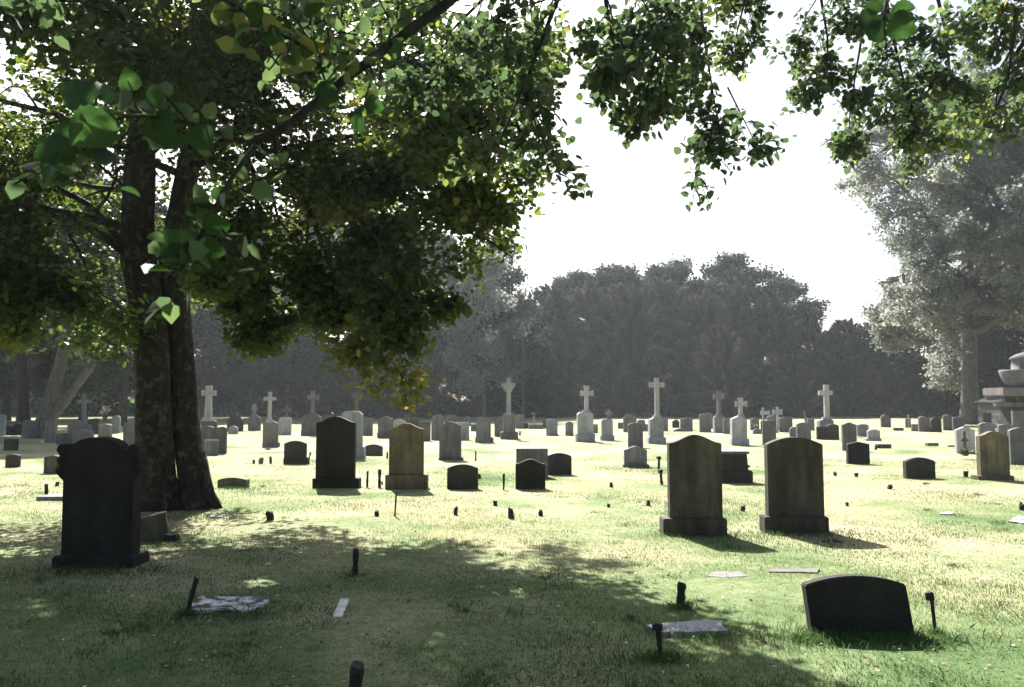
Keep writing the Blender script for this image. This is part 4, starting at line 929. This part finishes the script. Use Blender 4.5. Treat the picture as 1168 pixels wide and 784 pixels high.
    o = bm_obj('ledger_slab', box_bm(-17 * s, 17 * s, 0, .5, -.04, .06, .01), M['mid']); o.location = g; tag(o, 'raised grey slab edge left of the scroll-shouldered headstone', 'ledger slab')
    a = gnd(384, 707); b = gnd(394, 689); d = b - a
    o = bm_obj('board', box_bm(-.035, .035, -.06, .06, 0, .02, .003), M['woodwhite']); mid = (a + b) / 2
    me = o.data
    for v in me.vertices: v.co.y *= d.length / .12 * .85
    for v in me.vertices: v.co.x *= 1.0
    o.location = mid + Vector((0, 0, .015)); o.rotation_euler = (R(6), 0, math.atan2(-d.x, d.y)); tag(o, 'short whitish board lying in the shadow right of the stained ledger slab', 'board')
    boulderish('stone_fragment', gnd(174, 616) + Vector((0, .1, 0)), (.31, .22, .30), 2.3, M['tan'], 'broken brown stone fragment leaning at the foot of the big tree', 'stone fragment', rot=(0, R(-12), R(18)), amp=.12)
    boulderish('stone_fragment', gnd(196, 616), (.14, .10, .07), 5.1, M['dark'], 'small dark rock right of the broken brown stone fragment', 'stone fragment', amp=.2)
    # clipped dark shrub at left
    r = np.random.default_rng(3); n = 2600; P = r.normal(0, 1, (n, 3)); P /= np.linalg.norm(P, axis=1)[:, None]; P = P * np.array([.75, .6, .62]) * r.uniform(.6, 1, (n, 1)); P[:, 2] = abs(P[:, 2])
    g = gnd(16, 496); o = link('shrub', leaf_mesh('shrub', P, P, .12, r, False), M['leaffar']); o.location = g; tag(o, 'dark rounded shrub at the left edge beside the pinkish pointed headstone', 'shrub')

def right_buildings():
    # mausoleum: coursed dark stone with low gabled roof
    m, nt, N, L = new_mat('coursed_dark_stone')
    out = nd(nt, 'ShaderNodeOutputMaterial'); P = nd(nt, 'ShaderNodeBsdfPrincipled'); P.inputs['Roughness'].default_value = .9
    tc = nd(nt, 'ShaderNodeTexCoord'); mp = nd(nt, 'ShaderNodeMapping'); mp.inputs['Rotation'].default_value = (R(90), 0, 0); L.new(tc.outputs['Object'], mp.inputs[0])
    br = nd(nt, 'ShaderNodeTexBrick'); br.inputs['Scale'].default_value = 1.0; br.inputs['Brick Width'].default_value = .62; br.inputs['Row Height'].default_value = .28; br.inputs['Mortar Size'].default_value = .022
    br.inputs['Color1'].default_value = (.07, .07, .072, 1); br.inputs['Color2'].default_value = (.045, .045, .046, 1); br.inputs['Mortar'].default_value = (.11, .11, .11, 1); L.new(mp.outputs[0], br.inputs[0])
    L.new(br.outputs[0], P.inputs['Base Color']); b = nd(nt, 'ShaderNodeBump'); b.inputs['Strength'].default_value = .6; L.new(br.outputs['Fac'], b.inputs['Height']); b.invert = True
    L.new(b.outputs[0], P.inputs['Normal']); L.new(P.outputs[0], out.inputs[0]); M['coursed'] = m
    Y = 46.0; xa = at(1150, 470, Y).x; xb = at(1245, 470, Y).x; ze = at(1122, 461, Y).z; zr = at(1160, 452, Y).z
    root = empty('mausoleum', ((xa + xb) / 2, Y, 0), R(0)); w = (xb - xa) / 2
    tag(root, 'dark coursed stone mausoleum with low gable behind the stones at the right edge', 'mausoleum')
    bm_obj('wall', extrude_outline([(-w, -.1), (w, -.1), (w, ze), (0, zr + .5), (-w, ze)], 0, 3, .02), M['coursed'], root)
    bm_obj('roof', extrude_outline([(-w - .12, ze + .03), (0, zr + .53), (w + .12, ze + .03), (w + .12, ze + .15), (0, zr + .68), (-w - .12, ze + .15)], -.12, 3.24, .01), M['dark'], root)
    # tiered monument with urn
    Y = 42.0; s = Y / F; c = at(1178, 460, Y).x; g = Vector((c, Y, 0)); root = empty('urn_monument', g)
    tag(root, 'tiered stone monument with a wide bowl on top at the right edge', 'monument')
    z = lambda py: at(1160, py, Y).z
    bm_obj('pedestal', box_bm(-30 * s, 30 * s, -.6, .6, -.05, z(464), .03), M['dark'], root)
    bm_obj('ledge', box_bm(-36 * s, 36 * s, -.75, .75, z(464) - .005, z(459), .03), M['grey'], root)
    bm_obj('neck', box_bm(-24 * s, 24 * s, -.45, .45, z(459) - .005, z(452), .05, batter=-.15), M['brown'], root)
    bm_obj('cornice', box_bm(-45 * s, 45 * s, -.95, .95, z(452), z(442.5), .05), M['pink'], root)
    bm = bmesh.new(); prof = [(z(442.5), 20), (z(440), 22), (z(437), 29), (z(430), 32), (z(424), 34), (z(422), 33.5), (z(421.5), 21), (z(411), 20), (z(410), 22), (z(408), 22), (z(404), 15), (z(400), .5)]
    rings = [[bm.verts.new((rr * s * math.cos(a / 24 * 6.2832), rr * s * .8 * math.sin(a / 24 * 6.2832), zz)) for a in range(24)] for zz, rr in prof]
    for i in range(len(rings) - 1):
        for k in range(24): bm.faces.new((rings[i][k], rings[i][(k + 1) % 24], rings[i + 1][(k + 1) % 24], rings[i + 1][k]))
    bm_obj('urn', bm, M['grey'], root, True)
    # pale outbuilding glimpsed through the trees on the left
    g = at(20, 470, 90); root = empty('outbuilding', (g.x, 92, 0)); tag(root, 'pale whitish building glimpsed between dark trunks at the far left', 'building')
    bm_obj('wall', box_bm(-9, 9, 0, 5, -.1, 2.6, .02), M['white'], root)
    bm_obj('roof', extrude_outline([(-9.4, 2.6), (9.4, 2.6), (8.2, 3.6), (-8.2, 3.6)], -.3, 5.6, .01), M['mid'], root)
    for k in range(5):
        x = -7.2 + k * 3.4; fr = bm_obj('window', box_bm(x, x + 1.2, -.06, -.003, .9, 2.1, .01), M['woodwhite'], root)
        bm_obj('pane', box_bm(x + .1, x + 1.1, -.07, -.063, 1.0, 2.0, 0), M['iron'], fr)
# ------------------------------------------------------------------ ground, grass, light, air
def ground():
    bm = bmesh.new(); bmesh.ops.create_grid(bm, x_segments=180, y_segments=180, size=1)
    for v in bm.verts:
        x = v.co.x; y = v.co.y
        X = math.copysign(abs(x) ** 2.6 * 240, x); Yy = math.copysign(abs(y) ** 2.6 * 300, y)
        v.co = Vector((X, Yy + 10, 0)); d = math.hypot(X, Yy)
        v.co.z = .022 * mnoise.noise(Vector((X * .5, Yy * .5, 0))) - .004
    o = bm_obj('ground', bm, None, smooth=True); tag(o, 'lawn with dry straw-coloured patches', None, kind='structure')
    m, nt, N, L = new_mat('lawn')
    out = nd(nt, 'ShaderNodeOutputMaterial'); P = nd(nt, 'ShaderNodeBsdfPrincipled'); P.inputs['Roughness'].default_value = .95; P.inputs['Specular IOR Level'].default_value = .05
    tc = nd(nt, 'ShaderNodeTexCoord'); V = tc.outputs['Object']
    big = nd(nt, 'ShaderNodeTexNoise', i_Scale=.33, i_Detail=6.0, i_Roughness=.62, i_Distortion=.4); L.new(V, big.inputs['Vector'])
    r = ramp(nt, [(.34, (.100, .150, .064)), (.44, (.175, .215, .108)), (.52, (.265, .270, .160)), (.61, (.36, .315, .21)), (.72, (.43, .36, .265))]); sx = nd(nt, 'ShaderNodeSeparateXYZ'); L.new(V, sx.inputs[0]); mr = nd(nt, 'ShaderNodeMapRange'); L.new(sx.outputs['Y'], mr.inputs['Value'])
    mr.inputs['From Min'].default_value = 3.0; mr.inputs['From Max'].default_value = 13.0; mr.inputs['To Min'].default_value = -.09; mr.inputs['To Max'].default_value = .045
    gr = nd(nt, 'ShaderNodeMath', operation='ADD'); L.new(big.outputs['Fac'], gr.inputs[0]); L.new(mr.outputs[0], gr.inputs[1]); L.new(gr.outputs[0], r.inputs[0])   # nearer turf darker and greener: tree shade put into its colour
    sm = nd(nt, 'ShaderNodeTexNoise', i_Scale=9.0, i_Detail=8.0, i_Roughness=.75); L.new(V, sm.inputs['Vector'])
    r2 = ramp(nt, [(.3, (.48, .54, .46)), (.5, (.95, .98, .92)), (.72, (1.25, 1.17, 1.13))]); L.new(sm.outputs['Fac'], r2.inputs[0])
    mx = nd(nt, 'ShaderNodeMix', data_type='RGBA', blend_type='MULTIPLY'); mx.inputs['Factor'].default_value = 1; L.new(r.outputs[0], mx.inputs['A']); L.new(r2.outputs[0], mx.inputs['B'])
    fi = nd(nt, 'ShaderNodeTexNoise', i_Scale=70.0, i_Detail=4.0, i_Roughness=.7); L.new(V, fi.inputs['Vector'])
    r3 = ramp(nt, [(.34, g3(.62)), (.6, g3(1.12))]); L.new(fi.outputs['Fac'], r3.inputs[0])
    mx2 = nd(nt, 'ShaderNodeMix', data_type='RGBA', blend_type='MULTIPLY'); mx2.inputs['Factor'].default_value = 1; L.new(mx.outputs['Result'], mx2.inputs['A']); L.new(r3.outputs[0], mx2.inputs['B'])
    L.new(mx2.outputs['Result'], P.inputs['Base Color'])
    b = nd(nt, 'ShaderNodeBump'); b.inputs['Strength'].default_value = .5; b.inputs['Distance'].default_value = .03
    ad = nd(nt, 'ShaderNodeMath', operation='ADD'); L.new(sm.outputs['Fac'], ad.inputs[0]); L.new(fi.outputs['Fac'], ad.inputs[1]); L.new(ad.outputs[0], b.inputs['Height']); L.new(b.outputs[0], P.inputs['Normal'])
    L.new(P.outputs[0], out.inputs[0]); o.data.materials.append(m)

def grass():
    r = np.random.default_rng(77)
    n = 520000
    # more blades close by; area in front of the viewpoint and a little to the sides
    Y = 3.4 + (r.uniform(0, 1, n) ** 1.6) * 19; half = Y * .68 + 1.0; X = r.uniform(-1, 1, n) * half
    def nz(x, y, s, o=0):   # cheap smooth noise
        return (np.sin(x * s * 1.7 + 1.3 * np.sin(y * s * 1.1 + o) + o) + np.sin(y * s * 2.3 + 1.7 * np.sin(x * s * .9 + o * 2)) + np.sin((x + y) * s * 1.3 + o)) / 3
    dens = .55 + .35 * nz(X, Y, .9, 2) + .25 * nz(X, Y, 3.7, 5)
    keep = r.uniform(0, 1, n) < np.clip(dens, .22, 1); X = X[keep]; Y = Y[keep]; dens = dens[keep]; n = len(X)
    h = r.uniform(.008, .021, n) * (.65 + .6 * np.clip(dens, 0, 1)) * (1 + (Y > 9) * .2)
    # longer tufts round stones and pegs that the mower misses
    tx = []; 
    for (px, py, k, sp) in [(985, 727, 1500, .38), (1045, 733, 500, .18), (930, 730, 300, .15), (754, 752, 380, .10), (784, 728, 300, .35), (260, 702, 350, .35), (105, 652, 700, .42), (794, 612, 500, .42), (910, 609, 500, .42), (1067, 723, 80, .05), (778, 693, 120, .06), (405, 657, 80, .06), (213, 701, 120, .05), (264, 558, 260, .25), (200, 592, 700, .6)]:
        g = gnd(px, py); tx.append(np.stack([g.x + r.normal(0, sp, k), g.y + r.normal(0, sp * .25 + .02, k), r.uniform(.025, .065, k)], 1))
    for _ in range(90):   # stray clumps of coarser grass
        cy = 4.2 + r.uniform(0, 1) ** 1.4 * 12; cx_ = r.uniform(-.62, .62) * cy; k = int(r.uniform(25, 90)); sp = r.uniform(.03, .09)
        tx.append(np.stack([cx_ + r.normal(0, sp, k), cy + r.normal(0, sp, k), r.uniform(.018, .045, k)], 1))
    tx = np.concatenate(tx); X = np.concatenate([X, tx[:, 0]]); Y = np.concatenate([Y, tx[:, 1]]); h = np.concatenate([h, tx[:, 2]]); n = len(X)
    a = r.uniform(0, 2 * math.pi, n); w = r.uniform(.0012, .0026, n) * (1 + Y * .04); lean = r.normal(0, .6, (n, 2)) * h[:, None]
    P = np.stack([X, Y, np.full(n, -.014)], 1); u = np.stack([np.cos(a) * w, np.sin(a) * w, np.zeros(n)], 1)
    tip = P + np.stack([lean[:, 0], lean[:, 1], h + .014], 1); mid = P * .5 + tip * .5 + np.stack([lean[:, 0] * -.15, lean[:, 1] * -.15, h * .12], 1)
    V = np.stack([P - u, P + u, mid + u * .8, tip, mid - u * .8], 1).reshape(-1, 3); o = np.arange(n)[:, None] * 5
    dry = np.clip(.42 - .18 * np.clip((12 - Y) / 7, 0, 1) + .30 * nz(X, Y, .55, 1) + .22 * nz(X, Y, 2.1, 3) + r.normal(0, .17, n), 0, 1)  # blades turn greener towards the viewer, tree shade tinted into them
    dry[-len(tx):] = r.uniform(0, .35, len(tx))
    me = bpy.data.meshes.new('grass')
    me.vertices.add(len(V)); me.vertices.foreach_set('co', V.astype(np.float32).ravel())
    Q = (o + np.array([[0, 1, 2, 3, 4]])).astype(np.int32)
    me.loops.add(Q.size); me.loops.foreach_set('vertex_index', Q.ravel()); me.polygons.add(n); me.polygons.foreach_set('loop_start', np.arange(0, n * 5, 5, dtype=np.int32)); me.update(calc_edges=True)
    at_ = me.attributes.new('tint', 'FLOAT', 'POINT'); at_.data.foreach_set('value', np.repeat(dry, 5).astype(np.float32))
    M['grass'] = leaf_mat('grass_blade', [(0, (.036, .080, .028)), (.35, (.090, .142, .056)), (.6, (.22, .24, .12)), (1, (.42, .36, .25))], tr=(1.3, 1.4, 1.0), mixf=.35, rough=.6, spec=.15)
    tag(link('grass', me, M['grass']), 'short patchy grass blades', 'grass', kind='stuff')
    # fallen leaves and litter
    n = 4200; Y = 3.6 + r.uniform(0, 1, n) ** 1.5 * 20; X = r.uniform(-1, 1, n) * (Y * .66 + .5)
    P = np.stack([X, Y, r.uniform(.006, .022, n)], 1); D = r.normal(0, 1, (n, 3)) * np.array([1, 1, .25])
    M['litter'] = leaf_mat('fallen_leaf', [(0, (.07, .04, .02)), (.5, (.16, .09, .05)), (.8, (.30, .22, .15)), (1, (.55, .50, .44))], mixf=.1, rough=.8)
    tag(link('fallen_leaves', leaf_mesh('fallen_leaves', P, D, .030, r, True, up=2.2, droop=0, widthf=.3), M['litter']), 'brown fallen leaves scattered on the lawn', 'fallen leaves', kind='stuff')

SUN = Vector((-.28, 1.0, 1.0)).normalized()
def light():
    w = bpy.data.worlds.new('World'); SC.world = w; w.use_nodes = True; nt = w.node_tree
    s = nt.nodes.new('ShaderNodeTexSky'); s.sky_type = 'NISHITA'; s.sun_disc = False
    s.sun_elevation = math.asin(SUN.z); s.sun_rotation = math.atan2(SUN.x, SUN.y)
    s.air_density = 1.0; s.dust_density = 3.5; s.ozone_density = 1.0
    hs = nt.nodes.new('ShaderNodeHueSaturation'); hs.inputs['Saturation'].default_value = .8
    bg = nt.nodes['Background']; bg.inputs[1].default_value = SKY
    nt.links.new(s.outputs[0], hs.inputs['Color']); nt.links.new(hs.outputs[0], bg.inputs[0])
    l = bpy.data.lights.new('sun', 'SUN'); l.energy = 5.0; l.angle = R(.55); l.color = (1, .965, .93)
    o = bpy.data.objects.new('sun', l); COL.objects.link(o); o.rotation_euler = SUN.to_track_quat('Z', 'Y').to_euler(); o.location = (0, 0, 40)
    SC.view_settings.view_transform = 'Standard'; SC.view_settings.look = 'None'; SC.view_settings.exposure = EXPO; SC.view_settings.gamma = 1
    cy = SC.cycles; cy.use_denoising = True; cy.max_bounces = 6; cy.diffuse_bounces = 3; cy.glossy_bounces = 2; cy.transmission_bounces = 3; cy.volume_bounces = 1; cy.transparent_max_bounces = 4
    cy.sample_clamp_indirect = 6.0
def haze():
    bm = box_bm(-246, 246, -296, 316, -1.2, 27, 0); o = bm_obj('haze', bm, None)
    m, nt, N, L = new_mat('haze_air'); out = nd(nt, 'ShaderNodeOutputMaterial'); pv = nd(nt, 'ShaderNodeVolumePrincipled')
    pv.inputs['Color'].default_value = (.84, .92, 1, 1); pv.inputs['Density'].default_value = DENS; pv.inputs['Anisotropy'].default_value = .45
    L.new(pv.outputs[0], out.inputs['Volume']); o.data.materials.append(m); tag(o, 'thin sunlit morning haze', None, kind='stuff')
SKY = .05; EXPO = 1.98; DENS = .00036
ground(); grass(); light(); all_stones(); small_things(); right_buildings(); far_trees(); big_tree(); overhead_tree(); haze()
